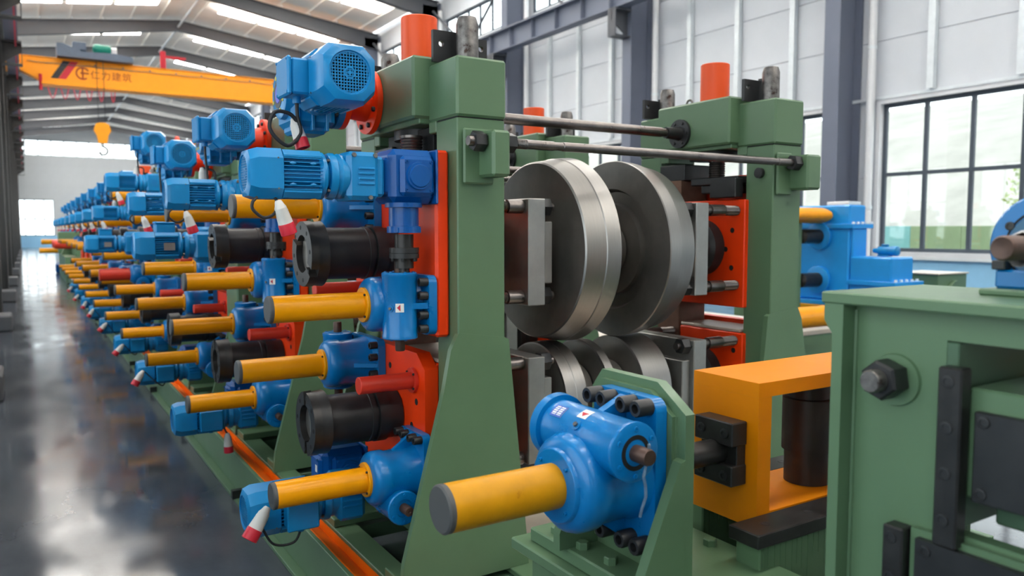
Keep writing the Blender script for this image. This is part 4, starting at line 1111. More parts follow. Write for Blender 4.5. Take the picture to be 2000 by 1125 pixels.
# ------------------------------------------------------------------ entry side-roll unit in the foreground
FX, FY, FZ = 1.245, 1.43, 1.015
J = worm_jack('large blue screw jack with worn yellow tube in the foreground', (FX - 0.001, FY, FZ), (-PI / 2, 0, 0), flange=False, tube_len=0.295, tube_mat=YELW, tube_r=0.052, wh=0.150, wo=0.096, pw=0.196, br=1.08, bolt_r=0.0205)
jc = (-0.125, -0.096, 0)
m = MB(); m.patch(0.0668, PI + 0.66, PI + 1.16, 0.062, 0.106, c=jc, n=6); part('name_plate', m, LABW, J)
m = MB()
for i in range(4): m.patch(0.0676, PI + 0.76 + 0.09 * i, PI + 0.775 + 0.09 * i, 0.066, 0.102, c=jc, n=2)
for a, b_ in ((0.062, 0.066), (0.083, 0.085), (0.102, 0.106)): m.patch(0.0677, PI + 0.66, PI + 1.16, a, b_, c=jc, n=6)
m.patch(0.0676, PI + 0.66, PI + 0.72, 0.062, 0.106, c=jc, n=2); m.patch(0.0676, PI + 1.12, PI + 1.16, 0.062, 0.106, c=jc, n=2)
part('plate_print', m, LABB, J)
m = MB(); m.ring([(0.128, 0.064), (0.128, 0.079), (0.152, 0.081), (0.156, 0.078), (0.156, 0.060), (0.140, 0.060)], 'z', jc, 40); part('end_flange', m, JBLUE, J)
m = MB(); m.ring([(-0.1515, 0.040), (-0.149, 0.040), (-0.149, 0.030), (-0.1515, 0.030)], 'z', jc, 32); part('shaft_seal', m, DARK, J)
rr_ = random.Random(5)
m = MB()
pts = [(-0.125 + rr_.uniform(-0.006, 0.006), -0.125 + i * 0.024, -0.195 + 0.004 * i + rr_.uniform(-0.006, 0.006)) for i in range(8)]
m.tube(pts, 0.0035, 7); part('wrap_film', m, FILM, J)

T = thing('jack_bracket', 'green welded bracket carrying the foreground jack on a bolted base', 'bracket', (1.27, 1.40, 0.72)); o = T.location
ZB = 0.775
m = MB(o); m.prism([(1.270, ZB), (1.615, ZB), (1.615, 1.19), (1.575, 1.240), (1.365, 1.240), (1.270, 1.178)], 'yz', FX + 0.014, FX + 0.042); part('bracket_plate', m, GREEN, T)
m = MB(o); m.prism([(1.300, 0.80), (1.585, 0.80), (1.585, 1.18), (1.56, 1.220), (1.375, 1.220), (1.300, 1.17)], 'yz', FX, FX + 0.014); part('pad_plate', m, GREEN, T)
for y in (1.268, 1.588):
    m = MB(o); m.prism([(FX + 0.014, ZB), (FX + 0.014, 1.075), (FX, 1.07), (FX - 0.11, 0.82), (FX - 0.11, ZB)], 'xz', y, y + 0.028); part('gusset', m, GREEN, T)
m = MB(o); m.prism([(FX + 0.042, ZB), (FX + 0.042, 1.10), (FX + 0.06, 1.08), (FX + 0.155, 0.81), (FX + 0.155, ZB)], 'xz', 1.53, 1.56); part('gusset', m, GREEN, T)
m = MB(o); m.box(1.160, 1.545, 1.13, 1.765, ZB - 0.038, ZB, 0.004); part('base_plate', m, GREEN, T)
m = MB(o); m.box(1.128, 1.585, 0.98, 1.815, ZB - 0.070, ZB - 0.0385, 0.004); part('lower_plate', m, GREEN, T)
for a in ((1.165, 1.195, 1.05, 1.76), (1.47, 1.50, 1.05, 1.76), (1.195, 1.47, 1.73, 1.76), (1.195, 1.47, 1.06, 1.09)):
    m = MB(o); m.box(*a, 0.222, ZB - 0.0705); part('pedestal_wall', m, GREEN, T)
m = MB(o); m.box(1.06, 1.56, 1.0, 1.70, 0.0, 0.22, 0.004); part('pedestal_foot', m, GREEN, T)
screws(T, 'hex_bolt', None, (0, 0, 1), 0.018, 0.019, [(x - o[0], y - o[1], ZB - o[2]) for x, y in ((1.200, 1.69), (1.196, 1.57), (1.20, 1.46), (1.492, 1.41), (1.50, 1.69), (1.195, 1.22))], GREEN, True)
m = MB(o)
m.tube([(FX + 0.013, 1.300 + 0.002 * math.sin(9 * i), 0.80 + 0.37 * i / 30) for i in range(31)], 0.004, 6); part('weld_bead', m, GREEN, T)

# orange C-frame with the vertical roll
T = thing('side_roll_box', 'orange yellow box frame holding a dark vertical roll', 'roll frame', (1.79, 1.435, 0.83)); o = T.location
bx0, bx1, by0, by1 = 1.560, 2.20, 1.318, 1.545
m = MB(o); m.box(bx0, bx0 + 0.049, by0, by1, 0.833, 1.1738); part('side_plate', m, ORANGE, T)
m = MB(o); m.box(bx0, bx1, by0, by1, 1.174, 1.212); part('top_plate', m, ORANGE, T)
m = MB(o); m.box(bx0 + 0.0492, bx1, by0, by1, 0.833, 0.872); part('bottom_plate', m, ORANGE, T)
m = MB(o); m.box(bx1 - 0.05, bx1, by0, by1, 0.873, 1.173, 0.003); part('side_plate', m, ORANGE, T)
m = MB(o); m.lathe([(0.873, 0.064), (0.965, 0.064), (0.967, 0.072), (1.118, 0.072), (1.121, 0.062), (1.172, 0.062)], 'z', (1.905, 1.430, 0), 40); part('vertical_roll', m, paint('roll_dark_brown', (0.05, 0.036, 0.030), 0.42, 0.2, 10.0, metal=0.6), T)
for z0, z1 in ((1.046, 1.108), (0.942, 0.996)):
    m = MB(o); m.box(1.503, 1.559, 1.352, 1.484, z0, z1, 0.003); part('clamp_block', m, BLACKP, T)
m = MB(o); m.box(1.525, 1.559, 1.356, 1.480, 0.99, 1.052, 0.002); part('clamp_back', m, BLACKP, T)
screws(T, 'socket_bolt', None, (-1, 0, 0), 0.013, 0.004, [(1.503 - o[0], y - o[1], z - o[2]) for y in (1.378, 1.458) for z in (1.078, 0.968)], BLACK)
m = MB(o); m.lathe([(FX + 0.044, 0.046), (FX + 0.10, 0.046), (FX + 0.102, 0.038), (FX + 0.12, 0.038), (FX + 0.122, 0.033), (1.526, 0.033)], 'x', (0, 1.418, 1.021), 26); part('screw_end', m, BLACKP, T)

# slide rails with green beam
def rail(label, y0, y1, x0, x1, zt):
    T = thing('slide_rail', label, 'slide rail', ((x0 + x1) / 2, (y0 + y1) / 2, 0.25)); o = T.location
    m = MB(o); m.box(x0, x1, y0, y1, zt - 0.036, zt, 0.003); part('wear_bar', m, BLACKP, T)
    screws(T, 'socket_bolt', None, (0, 0, 1), 0.013, 0.001, [(x - o[0], (y0 + y1) / 2 - o[1], zt - 0.0003 - o[2]) for x in [x0 + 0.08 + 0.16 * i for i in range(int((x1 - x0) / 0.16))]], BLACK)
    m = MB(o); m.box(x0 + 0.02, x1 - 0.01, y0 + 0.012, y1 - 0.006, 0.222, zt - 0.036, 0.004); part('rail_beam', m, GREEN, T)
    m = MB(o)
    rr_ = random.Random(2)
    for i in range(44):
        x = x0 + 0.03 + (x1 - x0 - 0.06) * i / 44 + rr_.uniform(-0.003, 0.003); z = zt - 0.045 - rr_.uniform(0.04, 0.12); m.box(x, x + rr_.uniform(0.002, 0.004), y0 + 0.0105, y0 + 0.0125, z, zt - 0.04)
    part('paint_run', m, GREEN, T)
rail('black topped green slide rail in front of the orange box frame', 1.222, 1.316, 1.456, 2.45, 0.870)
rail('black topped green slide rail behind the orange box frame', 1.549, 1.64, 1.600, 2.45, 0.870)
T = thing('entry_platform', 'green entry unit base plate under the slide rails', 'machine base', (2.0, 1.0, 0)); o = T.location
m = MB(o); m.box(1.53, 3.5, 0.10, 1.70, 0.19, 0.22, 0.004); part('base_top', m, GREEN_D, T)
m = MB(o); m.box(1.53, 1.56, 0.10, 1.70, 0.0, 0.19); m.box(3.46, 3.5, 0.10, 1.70, 0.0, 0.19); m.box(1.56, 3.46, 1.66, 1.70, 0.0, 0.19); m.box(1.56, 3.46, 0.10, 0.14, 0.0, 0.19); part('base_beam', m, GREEN_D, T)
m = MB(o); m.box(1.65, 1.75, 0.98, 1.20, 0.222, 0.68, 0.004); part('support_block', m, BLACKP, T)

# ------------------------------------------------------------------ big green slide frame at the right edge
X0 = 1.285; XWB = 1.325; ZT = 1.484; YF = 0.935; YN = -0.35
T = thing('slide_stand', 'big green welded frame with slide window at the right edge', 'machine frame', (1.45, 0.3, 0.0)); o = T.location
m = MB(o); m.box(X0 - 0.004, 1.62, YN, YF + 0.006, ZT - 0.022, ZT, 0.003); part('top_plate', m, GREEN, T)
m = MB(o); m.prism([(0.895, 0.0), (0.917, 0.0), (0.917, 1.405), (YF, 1.430), (YF, ZT - 0.022), (0.895, ZT - 0.022)], 'yz', X0, 1.60); part('end_flange', m, GREEN, T)
# web with a window: built as plates around the opening
wy0, wy1, wz0, wz1 = -0.05, 0.722, 1.075, 1.412
m = MB(o); m.box(XWB, XWB + 0.03, wy1, 0.895, 0.0, ZT - 0.022); part('web_plate', m, GREEN, T)
m = MB(o); m.box(XWB, XWB + 0.03, YN, wy1, wz1, ZT - 0.022); part('web_plate', m, GREEN, T)
m = MB(o); m.prism([(YN, 0.0), (wy1, 0.0), (wy1, 1.084), (YN, 1.084)], 'yz', XWB, XWB + 0.03); part('web_plate', m, GREEN, T)
m = MB(o); m.prism([(0.35, ZT - 0.022), (0.55, ZT - 0.022), (0.53, 1.43), (0.37, 1.43)], 'yz', X0 + 0.0, XWB); part('stiffener', m, GREEN, T)
m = MB(o); m.tube([(XWB - 0.001, 0.893, 0.3 + 1.15 * i / 40) for i in range(41)], 0.0045, 6); part('weld_bead', m, GREEN, T)
m = MB(o); m.lathe([(XWB - 0.006, 0.0), (XWB - 0.006, 0.046), (XWB, 0.048)], 'x', (0, 0.812, 1.330), 36); part('nut_seat', m, GREEN, T)
m = MB(o); m.lathe([(XWB - 0.052, 0.0), (XWB - 0.052, 0.032), (XWB - 0.047, 0.036), (XWB - 0.012, 0.036), (XWB - 0.006, 0.034)], 'x', (0, 0.815, 1.333), 6, a0=0.35); part('hex_nut', m, BLACK, T)
m = MB(o); m.lathe([(XWB - 0.075, 0.0), (XWB - 0.075, 0.018), (XWB - 0.070, 0.021), (XWB - 0.052, 0.021)], 'x', (0, 0.815, 1.333), 24); part('stud_end', m, STUD, T)
# inner liner of the window
m = MB(o); m.box(XWB - 0.003, 1.60, wy1 - 0.022, wy1 - 0.001, 1.085, 1.410, 0.002); part('window_liner', m, GREEN_D, T)
m = MB(o); m.box(XWB - 0.035, XWB - 0.0035, 0.677, 0.717, 1.066, 1.372, 0.003); part('gib_bar', m, BLACKP, T)
screws(T, 'gib_bolt', None, (-1, 0, 0), 0.011, 0.002, [(XWB - 0.035 - o[0], 0.700 - o[1], z - o[2]) for z in (1.348, 1.27, 1.192, 1.112)], BLACK)
m = MB(o); m.box(XWB - 0.035, XWB - 0.0005, 0.768, 0.806, 0.72, 1.073, 0.003); part('gib_bar', m, BLACKP, T)
screws(T, 'gib_bolt', None, (-1, 0, 0), 0.011, 0.002, [(XWB - 0.035 - o[0], 0.79 - o[1], z - o[2]) for z in (1.052, 0.98)], BLACK)
# sliding block in the window with black cover plate
B = thing('slide_block', 'green slide block with black cover plate in the frame window', 'slide block', (1.40, 0.3, 1.09)); q = B.location
m = MB(q); m.box(XWB + 0.003, 1.56, 0.05, 0.685, 1.150, 1.338, 0.004); part('block', m, GREEN, B)
m = MB(q); m.box(XWB - 0.012, XWB + 0.002, 0.05, 0.667, 1.150, 1.302, 0.002); part('cover_plate', m, BLACK, B)
screws(B, 'cover_bolt', None, (-1, 0, 0), 0.010, 0.003, [(XWB - 0.012 - q[0], 0.652 - q[1], z - q[2]) for z in (1.286, 1.166)], BLACK)
m = MB(q); m.box(1.38, 1.56, 0.06, 0.66, 1.10, 1.149, 0.004); part('lower_lip', m, GREEN_D, B)
B = thing('slide_block', 'lower green slide block with black cover below the frame window', 'slide block', (1.30, 0.4, 0.6)); q = B.location
m = MB(q); m.prism([(0.0, 0.6), (0.764, 0.6), (0.764, 1.076), (0.0, 1.076)], 'yz', XWB - 0.016, XWB - 0.001); part('block', m, GREEN, B)
m = MB(q); m.prism([(0.05, 0.62), (0.748, 0.62), (0.748, 1.064), (0.05, 1.064)], 'yz', XWB - 0.030, XWB - 0.016); part('cover_plate', m, BLACK, B)
screws(B, 'cover_bolt', None, (-1, 0, 0), 0.010, 0.003, [(XWB - 0.030 - q[0], 0.730 - q[1], z - q[2]) for z in (1.046,)], BLACK)
B = thing('guide_roller', 'dark steel guide roller glimpsed through the frame window', 'roller', (1.42, 0.42, 1.055))
m = MB(); m.lathe([(-0.05, 0.02), (-0.045, 0.03), (0.16, 0.03), (0.165, 0.02)], 'x', (0, 0, 0), 28); part('roller_body', m, BLACKP, B)
m = MB(); m.lathe([(-0.062, 0.0), (-0.062, 0.022), (-0.05, 0.022)], 'x', (0, 0, 0), 20); part('roller_pin', m, STUD, B)
# things seen through the window
B = thing('entry_table', 'green edged entry table with orange side behind the right frame', 'table', (2.3, 0.9, 0.22)); q = B.location
m = MB(q); m.box(1.80, 3.0, 0.15, 1.15, 1.36, 1.385, 0.003); part('table_top', m, GREEN, B)
m = MB(q); m.box(1.84, 2.9, 0.2, 1.10, 1.19, 1.359, 0.003); part('side_panel', m, GUTTER, B)
m = MB(q)
for x in (1.86, 2.8): m.box(x, x + 0.06, 0.25, 0.33, 0.221, 1.189); m.box(x, x + 0.06, 0.98, 1.06, 0.221, 1.189)
part('leg', m, GREEN_D, B)
m = MB(q); m.box(1.775, 1.80, 0.86, 1.12, 1.235, 1.36, 0.003); part('stop_block', m, BLACKP, B)

# blue jack on top of the right frame
B = thing('screw_jack', 'dark blue round flanged jack with wrapped shaft on the right frame', 'screw jack', (1.56, 0.66, ZT)); q = B.location
m = MB(q); m.box(1.44, 1.70, 0.30, 0.735, ZT, ZT + 0.012, 0.003); part('pad_plate', m, GREEN, B)
m = MB(q); m.box(1.475, 1.66, 0.56, 0.725, ZT + 0.012, ZT + 0.045, 0.004); part('foot', m, JBLUE, B)
m = MB(q); m.lathe([(1.495, 0.060), (1.495, 0.088), (1.499, 0.092), (1.53, 0.092), (1.532, 0.08), (1.64, 0.08)], 'x', (0, 0.655, 1.572), 44); part('jack_housing', m, JBLUE, B)
m = MB(q); m.lathe([(1.488, 0.0), (1.488, 0.056), (1.496, 0.060)], 'x', (0, 0.655, 1.572), 36); part('face_disc', m, paint('face_blue_grey', srgb(60, 100, 130), 0.45, 0.1), B)
m = MB(q); m.ring([(1.4945, 0.0645), (1.4955, 0.0645), (1.4955, 0.0605), (1.4945, 0.0605)], 'x', (0, 0.655, 1.572), 40); part('seal_groove', m, DARK, B)
screws(B, 'face_bolt', None, (-1, 0, 0), 0.008, 0.003, [(1.494 - q[0], 0.655 + 0.066 * math.cos(a) - q[1], 1.572 - q[2] + 0.066 * math.sin(a)) for a in [0.55 + i * PI / 3 for i in range(6)]], BLACK)
m = MB(q); m.lathe([(1.355, 0.006), (1.352, 0.018), (1.357, 0.021), (1.488, 0.021)], 'x', (0, 0.655, 1.570), 24); part('shaft', m, SHAFTB, B)
m = MB(q)
rr_ = random.Random(9)
loft(m, [[(1.405 + 0.02 * i, 0.655 + (0.023 + rr_.uniform(0, 0.010)) * math.cos(2 * PI * j / 14), 1.568 + (0.023 + rr_.uniform(0, 0.010)) * math.sin(2 * PI * j / 14)) for j in range(14)] for i in range(5)], False, False); part('wrap_film', m, WRAP, B)
m = MB(q); m.box(1.468, 1.492, 0.705, 0.728, ZT + 0.045, ZT + 0.062, 0.002); part('foot_bolt', m, BLACK, B)

# ------------------------------------------------------------------ drive gearboxes beyond the mill on the right
GBLUE = paint('drive_blue_window_lit', srgb(24, 140, 214), 0.34, 0.05, 4.0, coat=0.3)  # brighter copy of the blue: window light on the gearbox put into the colour
T = thing('drive_gearbox', 'big blue drive gearbox with two black shafts below the window', 'gearbox', (9.9, 6.9, 0)); o = T.location
gx = 9.5
m = MB(o); m.box(gx, gx + 0.36, 6.56, 8.0, 0.62, 1.94, 0.02); part('upper_case', m, GBLUE, T)
m = MB(o); m.box(gx + 0.02, gx + 0.52, 5.95, 6.56, 0.62, 1.24, 0.02); part('lower_case', m, GBLUE, T)
m = MB(o); m.box(gx - 0.03, gx + 0.45, 6.50, 8.03, 1.62, 1.68, 0.004); m.box(gx - 0.02, gx + 0.62, 5.86, 6.56, 0.86, 0.92, 0.004); part('case_flange', m, GBLUE, T)
m = MB(o); m.box(gx + 0.03, gx + 0.34, 6.52, 6.559, 0.95, 1.62, 0.01); part('rib', m, GBLUE, T)
for z in (1.51, 0.90):
    m = MB(o); m.lathe([(gx - 0.05, 0.0), (gx - 0.05, 0.17), (gx - 0.04, 0.19), (gx + 0.01, 0.19)], 'x', (0, 7.02, z), 32); part('bearing_cover', m, GBLUE, T)
    m = MB(o); m.lathe([(gx - 0.42, 0.0), (gx - 0.42, 0.07), (gx - 0.40, 0.10), (gx - 0.05, 0.10)], 'x', (0, 7.02, z), 28); part('output_shaft', m, BLACKP, T)
m = MB(o); m.box(gx - 0.12, gx + 0.55, 5.8, 8.1, 0.56, 0.619, 0.004); part('skid', m, GBLUE, T)
m = MB(o); m.box(gx - 0.3, gx + 0.8, 5.6, 8.3, 0.0, 0.50, 0.01); part('pedestal', m, GREEN, T)
m = MB(o); m.box(gx - 0.2, gx + 0.7, 5.7, 8.2, 0.501, 0.559, 0.004); part('mount_plate', m, YELW, T)
m = MB(o)
for i in range(5): m.bolt((gx + 0.02 + 0.1 * i, 6.515, 1.68), (0, 0, 1), 0.022, 0.03, True); m.bolt((gx + 0.05 + 0.12 * i, 5.90, 0.92), (0, 0, 1), 0.022, 0.03, True)
part('case_bolt', m, GALV, T)
m = MB(o); m.box(gx + 0.03, gx + 0.30, 6.60, 6.95, 1.94, 1.99, 0.006); part('top_cover', m, GALV, T)
P_ = thing('gear_motor', 'small blue lubrication pump motor on the big gearbox', 'motor', (9.76, 6.2, 1.245))
m = MB(); m.lathe([(-0.19, 0.045), (-0.18, 0.065), (-0.10, 0.065), (-0.095, 0.06), (0.08, 0.06), (0.085, 0.04), (0.16, 0.03)], 'y', (0, 0, 0.075), 24); part('stator', m, BLUE, P_)
m = MB(); m.box(-0.05, 0.05, -0.08, 0.08, 0.0, 0.02, 0.003); part('foot', m, BLUE, P_)
m = MB(); m.box(-0.03, 0.03, -0.04, 0.04, 0.135, 0.165, 0.004); part('terminal_box', m, BLUE, P_)
Gd = thing('shaft_guard', 'yellow rounded shaft guard in front of the blue gearbox', 'guard', (9.2, 6.95, 1.6)); q = Gd.location
m = MB(q); m.prism([(6.78 + 0.25 + 0.25 * math.cos(a), 1.80 + 0.11 * math.sin(a)) for a in [2 * PI * i / 24 for i in range(24)]], 'yz', 8.55, 9.44); part('guard_shell', m, YEL, Gd)
m = MB(q); m.box(8.98, 9.06, 6.98, 7.06, 0.0, 1.71, 0.004); part('guard_post', m, GREEN, Gd)
G2 = thing('drive_motor', 'green box motor with round cover beyond the blue gearbox', 'motor', (10.9, 5.6, 0)); q = G2.location
m = MB(q); m.box(10.62, 11.35, 5.95, 6.6, 0.45, 0.98, 0.01); part('motor_case', m, GREEN, G2)
m = MB(q); m.lathe([(5.90, 0.0), (5.90, 0.17), (5.95, 0.18)], 'y', (11.02, 0, 0.72), 28); part('round_cover', m, GREEN, G2)
m = MB(q); m.box(10.55, 11.45, 5.9, 6.65, 0.0, 0.45, 0.01); part('pedestal', m, GREEN, G2)
m = MB(q); m.box(10.60, 11.37, 5.93, 6.62, 0.981, 1.0, 0.004); part('lid', m, BEIGE, G2)
G3 = thing('yellow_pipe', 'yellow pipe guard low behind the right mill housing', 'guard', (6.4, 5.5, 0.55)); q = G3.location
m = MB(q); m.lathe([(5.6, 0.0), (5.6, 0.10), (7.2, 0.10), (7.2, 0.0)], 'x', (0, 4.7, 0.78), 28); part('pipe', m, YEL, G3)
m = MB(q); m.box(5.8, 5.9, 4.65, 4.75, 0, 0.68); m.box(6.9, 7.0, 4.65, 4.75, 0, 0.68); part('support', m, GREEN, G3)
G4 = thing('pale_bench', 'pale grey low bench between the mill and the gearbox', 'bench', (5.6, 5.6, 0)); q = G4.location
m = MB(q); m.box(4.6, 7.4, 5.2, 7.4, 0.50, 0.55, 0.005); part('bench_top', m, BEIGE, G4)
m = MB(q)
for x in (4.7, 7.2):
    for y in (5.3, 7.2): m.box(x, x + 0.1, y, y + 0.1, 0, 0.50)
part('bench_frame', m, GREEN, G4)
m = MB(q); m.box(4.62, 7.38, 5.21, 5.23, 0.2, 0.499); m.box(4.61, 4.63, 5.25, 7.38, 0.2, 0.499); part('bench_skirt', m, GREEN, G4)

# ------------------------------------------------------------------ far machines along the line
def far_unit(i, y, h):
    T = thing('mill_housing', 'distant green roll stand, %s beyond the ninth mill stand' % ORD[i], 'mill housing', (1.6, y, 0.0), group='distant roll stands'); o = T.location
    m = MB(o); m.box(1.35, 1.60, y - 0.4, y - 0.2, 0.24, h); m.box(1.35, 1.60, y + 0.2, y + 0.4, 0.24, h); part('column', m, GREEN, T)
    m = MB(o); m.box(1.33, 1.66, y - 0.42, y + 0.42, h, h + 0.25, 0.01); part('cap', m, GREEN, T)
    m = MB(o); m.lathe([(h + 0.25, 0.08), (h + 0.46, 0.08), (h + 0.46, 0)], 'z', (1.45, y, 0), 20); part('screw_cover', m, ORED, T)
    m = MB(o); m.box(1.29, 1.349, y - 0.3, y + 0.3, 0.5, h - 0.2, 0.01); part('chock_plate', m, REDO, T)
    return T
for i in range(4): far_unit(i, 3.1 + PITCH * (NST + i) + 0.2, 1.95 if i % 2 else 2.1)
for i in range(4):
    k = NST + i; d = (0, PITCH * k + 0.2, 0)
    sk = SMALL | {'cable', 'fan_grille'}
    for key, nmx in (('jUR', 'upper rear'), ('jLF', 'lower front'), ('jUF', 'upper front')):
        if key == 'jUF' and i == 1: continue
        dup(S[key], d, 'distant blue screw jack, %s, on the %s distant stand' % (nmx, ORD[i]), skip=sk)
    dup(S['mT'], d, 'distant blue top gear motor on the %s distant stand' % ORD[i], skip=sk)
    dup(S['mS'][0], d, 'distant blue side gear motor on the %s distant stand' % ORD[i], skip=sk); dup(S['mS'][1], d, 'distant deep blue right angle gearbox on the %s distant stand' % ORD[i], skip=sk)
# welding section: green base whose end steps out to the aisle, red cylinders on it
T = thing('weld_platform', 'distant green machine base with sloped end beside the aisle', 'machine base', (1.4, 30.5, 0)); o = T.location
m = MB(o); m.prism([(27.2, 0.0), (33.0, 0.0), (33.0, 0.78), (27.6, 0.78), (27.6, 0.5), (27.2, 0.42)], 'yz', 1.0, 3.4); part('base', m, GREEN, T)
m = MB(o); m.box(0.98, 3.3, 32.4, 33.0, 0.781, 1.55, 0.02); part('end_post', m, GREEN, T)
m = MB(o); m.prism([(1.0, 0.78), (1.6, 0.78), (1.6, 1.3), (1.2, 1.3)], 'xz', 30.4, 31.0); part('bracket', m, GREEN, T)
for i in range(4):
    y = 28.3 + 1.0 * i
    t = thing('press_cylinder', 'distant red press cylinder, %s on the green weld base' % ORD[i], 'cylinder', (1.3, y, 0.79), group='red press cylinders')
    m = MB(); m.lathe([(-0.55, 0.0), (-0.55, 0.13), (0.25, 0.13), (0.25, 0.17), (0.30, 0.17), (0.3, 0)], 'x', (0, 0, 0.36), 24); part('barrel', m, RED, t)
    m = MB(); m.box(0.0, 0.24, -0.15, 0.15, 0.0, 0.22, 0.01); part('saddle', m, GREEN, t)
for i, (x, y, z, hh) in enumerate(((1.1, 33.8, 0.0, 1.2), (1.2, 35.6, 0.0, 1.5))):
    t = thing('weld_unit', 'distant blue cased unit, %s at the far end of the line' % ORD[i], 'machine', (x + 0.6, y, z)); q = t.location
    m = MB(q); m.box(x + 0.2, x + 1.6, y - 0.5, y + 0.5, 0.0, hh, 0.03); part('frame', m, GREEN, t)
    m = MB(q); m.box(x, x + 0.9, y - 0.45, y + 0.45, hh + 0.001, hh + 0.5, 0.05); part('hood', m, BLUE, t)
    m = MB(q); m.lathe([(x - 0.7, 0.0), (x - 0.7, 0.1), (x + 0.19, 0.1)], 'x', (0, y, hh - 0.35), 20); part('tube', m, YEL, t)
    m = MB(q); m.box(x - 0.2, x + 0.19, y - 0.4, y + 0.4, 0.02, 0.35, 0.03); part('motor_case', m, DBLUE, t)

# ------------------------------------------------------------------ overhead crane
YC_ = 35.5
T = thing('bridge_crane', 'orange overhead travelling crane girder across the hall', 'crane', (6.2, YC_, 7.9)); o = T.location
m = MB(o); m.prism([(0.05, 7.72), (0.85, 7.33), (12.6, 7.33), (12.6, 8.22), (0.05, 8.26)], 'xz', YC_, YC_ + 0.5); part('girder', m, CRANEY, T)
m = MB(o); m.box(0.75, 12.6, YC_ - 0.20, YC_ + 0.5, 7.22, 7.33, 0.01); part('lower_flange', m, CRANEY, T)
m = MB(o); m.box(0.05, 12.6, YC_ - 0.04, YC_ + 0.55, 8.26, 8.29, 0.005); part('upper_flange', m, CRANEY, T)
for x in (-0.25, 12.75):
    m = MB(o); m.box(x - 0.16, x + 0.16, YC_ - 1.3, YC_ + 1.8, 7.89, 8.2, 0.02); part('end_carriage', m, CRANEY, T)
m = MB(o)
for i in range(3):
    x = 1.5 - 0.0 * i
m.prism([(1.32, 7.50), (1.58, 7.50), (2.02, 8.2), (1.76, 8.2)], 'xz', YC_ - 0.012, YC_ - 0.002); part('warning_stripe', m, REDP, T)
m = MB(o); m.prism([(1.06, 7.50), (1.31, 7.50), (1.75, 8.2), (1.50, 8.2)], 'xz', YC_ - 0.012, YC_ - 0.002); part('warning_stripe', m, BLACK, T)
m = MB(o)
for i in range(10): m.cyl((2.6 + i * 1.0, YC_ - 0.04, 8.13), (2.6 + i * 1.0, YC_, 8.13), 0.03, 8)
m.tube([(0.3 + 12.0 * i / 40, YC_ - 0.05, 8.08 - 0.03 * abs(math.sin(i * 0.9))) for i in range(41)], 0.012, 5); part('festoon_hook', m, CRANEG, T)
# lettering on the girder
def letters(text, size, loc):
    cu = bpy.data.curves.new('lettering', 'FONT'); cu.body = text; cu.size = size; cu.extrude = 0.004; cu.space_character = 1.1
    tmp = bpy.data.objects.new('lettering_tmp', cu); COL.objects.link(tmp); bpy.context.view_layer.update()
    dg = bpy.context.evaluated_depsgraph_get(); me = bpy.data.meshes.new_from_object(tmp.evaluated_get(dg)); bpy.data.objects.remove(tmp)
    me.materials.clear(); me.materials.append(paint('letter_brown', srgb(150, 62, 20), 0.6, 0.05))
    me.transform(Matrix.Rotation(PI / 2, 4, 'X')); p = part('lettering', me, None, T); p.location = Vector(loc) - o; p.parent = T
    return p
letters('仁力建筑', 0.36, (2.42, YC_ - 0.008, 7.63))
m = MB(o)
n = 20
for r0, r1, a0, a1 in ((0.19, 0.25, 0.5, 5.4),):
    vs = []; fs = []
    for i in range(n + 1):
        a = a0 + (a1 - a0) * i / n
        for y in (YC_ - 0.012, YC_ - 0.003):
            vs += [(2.16 + r0 * math.cos(a), y, 7.78 + r0 * math.sin(a)), (2.16 + r1 * math.cos(a), y, 7.78 + r1 * math.sin(a))]
    for i in range(n): b = 4 * i; fs += [(b, b + 1, b + 5, b + 4), (b + 2, b + 6, b + 7, b + 3), (b + 1, b + 3, b + 7, b + 5), (b, b + 4, b + 6, b + 2)]
    m.add(vs, fs)
m.box(2.13, 2.19, YC_ - 0.012, YC_ - 0.003, 7.56, 7.98); m.box(2.08, 2.38, YC_ - 0.012, YC_ - 0.003, 7.76, 7.82); part('logo', m, bpy.data.materials['letter_brown'], T)
m = MB(o)
for i in range(6):
    x = 1.1 + i * 0.42; w_ = 0.30 - 0.03 * i
    m.tube([(x - w_ * 0.5 + w_ * t / 10, YC_ - 0.1, 7.14 - 0.42 * math.sin(PI * t / 10)) for t in range(11)], 0.018, 6)
part('festoon_cable', m, CABRED, T)
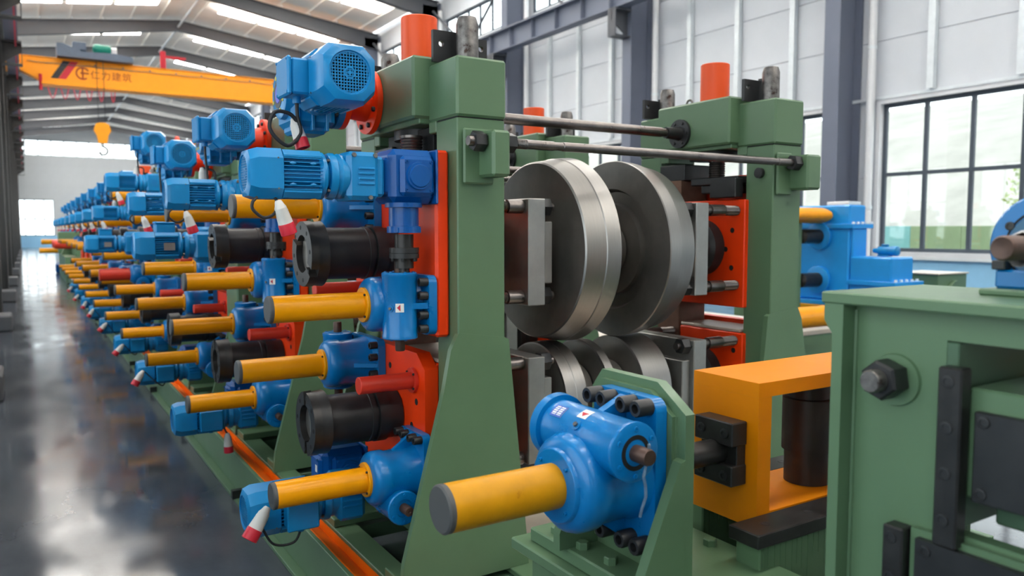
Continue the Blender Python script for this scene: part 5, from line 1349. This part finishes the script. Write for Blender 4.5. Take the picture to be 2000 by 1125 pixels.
m = MB(o); m.box(5.0, 5.22, YC_ - 0.05, YC_ + 0.05, 8.27, 9.0, 0.03); m.box(5.22, 6.0, YC_ - 0.04, YC_ + 0.04, 8.72, 8.82, 0.02); m.cyl((0.72, YC_ - 0.1, 7.0), (0.72, YC_ - 0.1, 7.6), 0.06, 10); part('red_hose', m, REDP, T)
H = thing('hoist_trolley', 'grey hoist trolley with green motor riding on the crane girder', 'hoist', (2.6, YC_ + 0.25, 8.3)); q = H.location
m = MB(q); m.prism([(1.30, 8.31), (3.95, 8.31), (3.95, 8.52), (3.3, 8.60), (2.2, 8.55), (1.5, 8.80), (1.30, 8.80)], 'xz', YC_ - 0.42, YC_ + 0.75); part('trolley_frame', m, CRANEG, H)
m = MB(q); m.box(1.85, 2.32, YC_ - 0.1, YC_ + 0.3, 8.66, 8.98, 0.02); part('control_box', m, CRANEG, H)
m = MB(q); m.lathe([(2.55, 0.0), (2.55, 0.10), (2.62, 0.19), (3.1, 0.19), (3.2, 0.15), (3.2, 0.0)], 'x', (0, YC_ + 0.1, 8.80), 24); part('hoist_motor', m, TEAL, H)
m = MB(q); m.lathe([(3.2, 0.20), (3.4, 0.22), (3.42, 0.0)], 'x', (0, YC_ + 0.1, 8.72), 24); part('hoist_drum', m, PIPEW, H)
K = thing('hook_block', 'yellow crane hook block with steel hook hanging on ropes', 'hook', (2.75, YC_ - 0.30, 4.9)); q = K.location
m = MB(q); m.prism([(2.75 + a, b) for a, b in ((-0.15, 5.05), (0.15, 5.05), (0.20, 5.35), (0.31, 5.55), (0.24, 5.80), (0.1, 5.86), (-0.1, 5.86), (-0.24, 5.80), (-0.31, 5.55), (-0.20, 5.35))], 'xz', YC_ - 0.42, YC_ - 0.18); part('block_cheek', m, CRANEY, K)
m = MB(q); m.tube([(2.75, YC_ - 0.3, 5.06), (2.75, YC_ - 0.3, 4.92)] + [(2.75 + 0.16 * math.sin(a), YC_ - 0.3, 4.76 + 0.16 * math.cos(a)) for a in [0.2 + 0.38 * i for i in range(12)]], 0.04, 8); part('hook', m, STUD, K)
m = MB(q)
for dx in (-0.12, 0.12): m.cyl((2.75 + dx, YC_ - 0.3, 5.84), (2.75 + dx, YC_ - 0.3, 8.31), 0.012, 6)
part('wire_rope', m, CABLE, K)
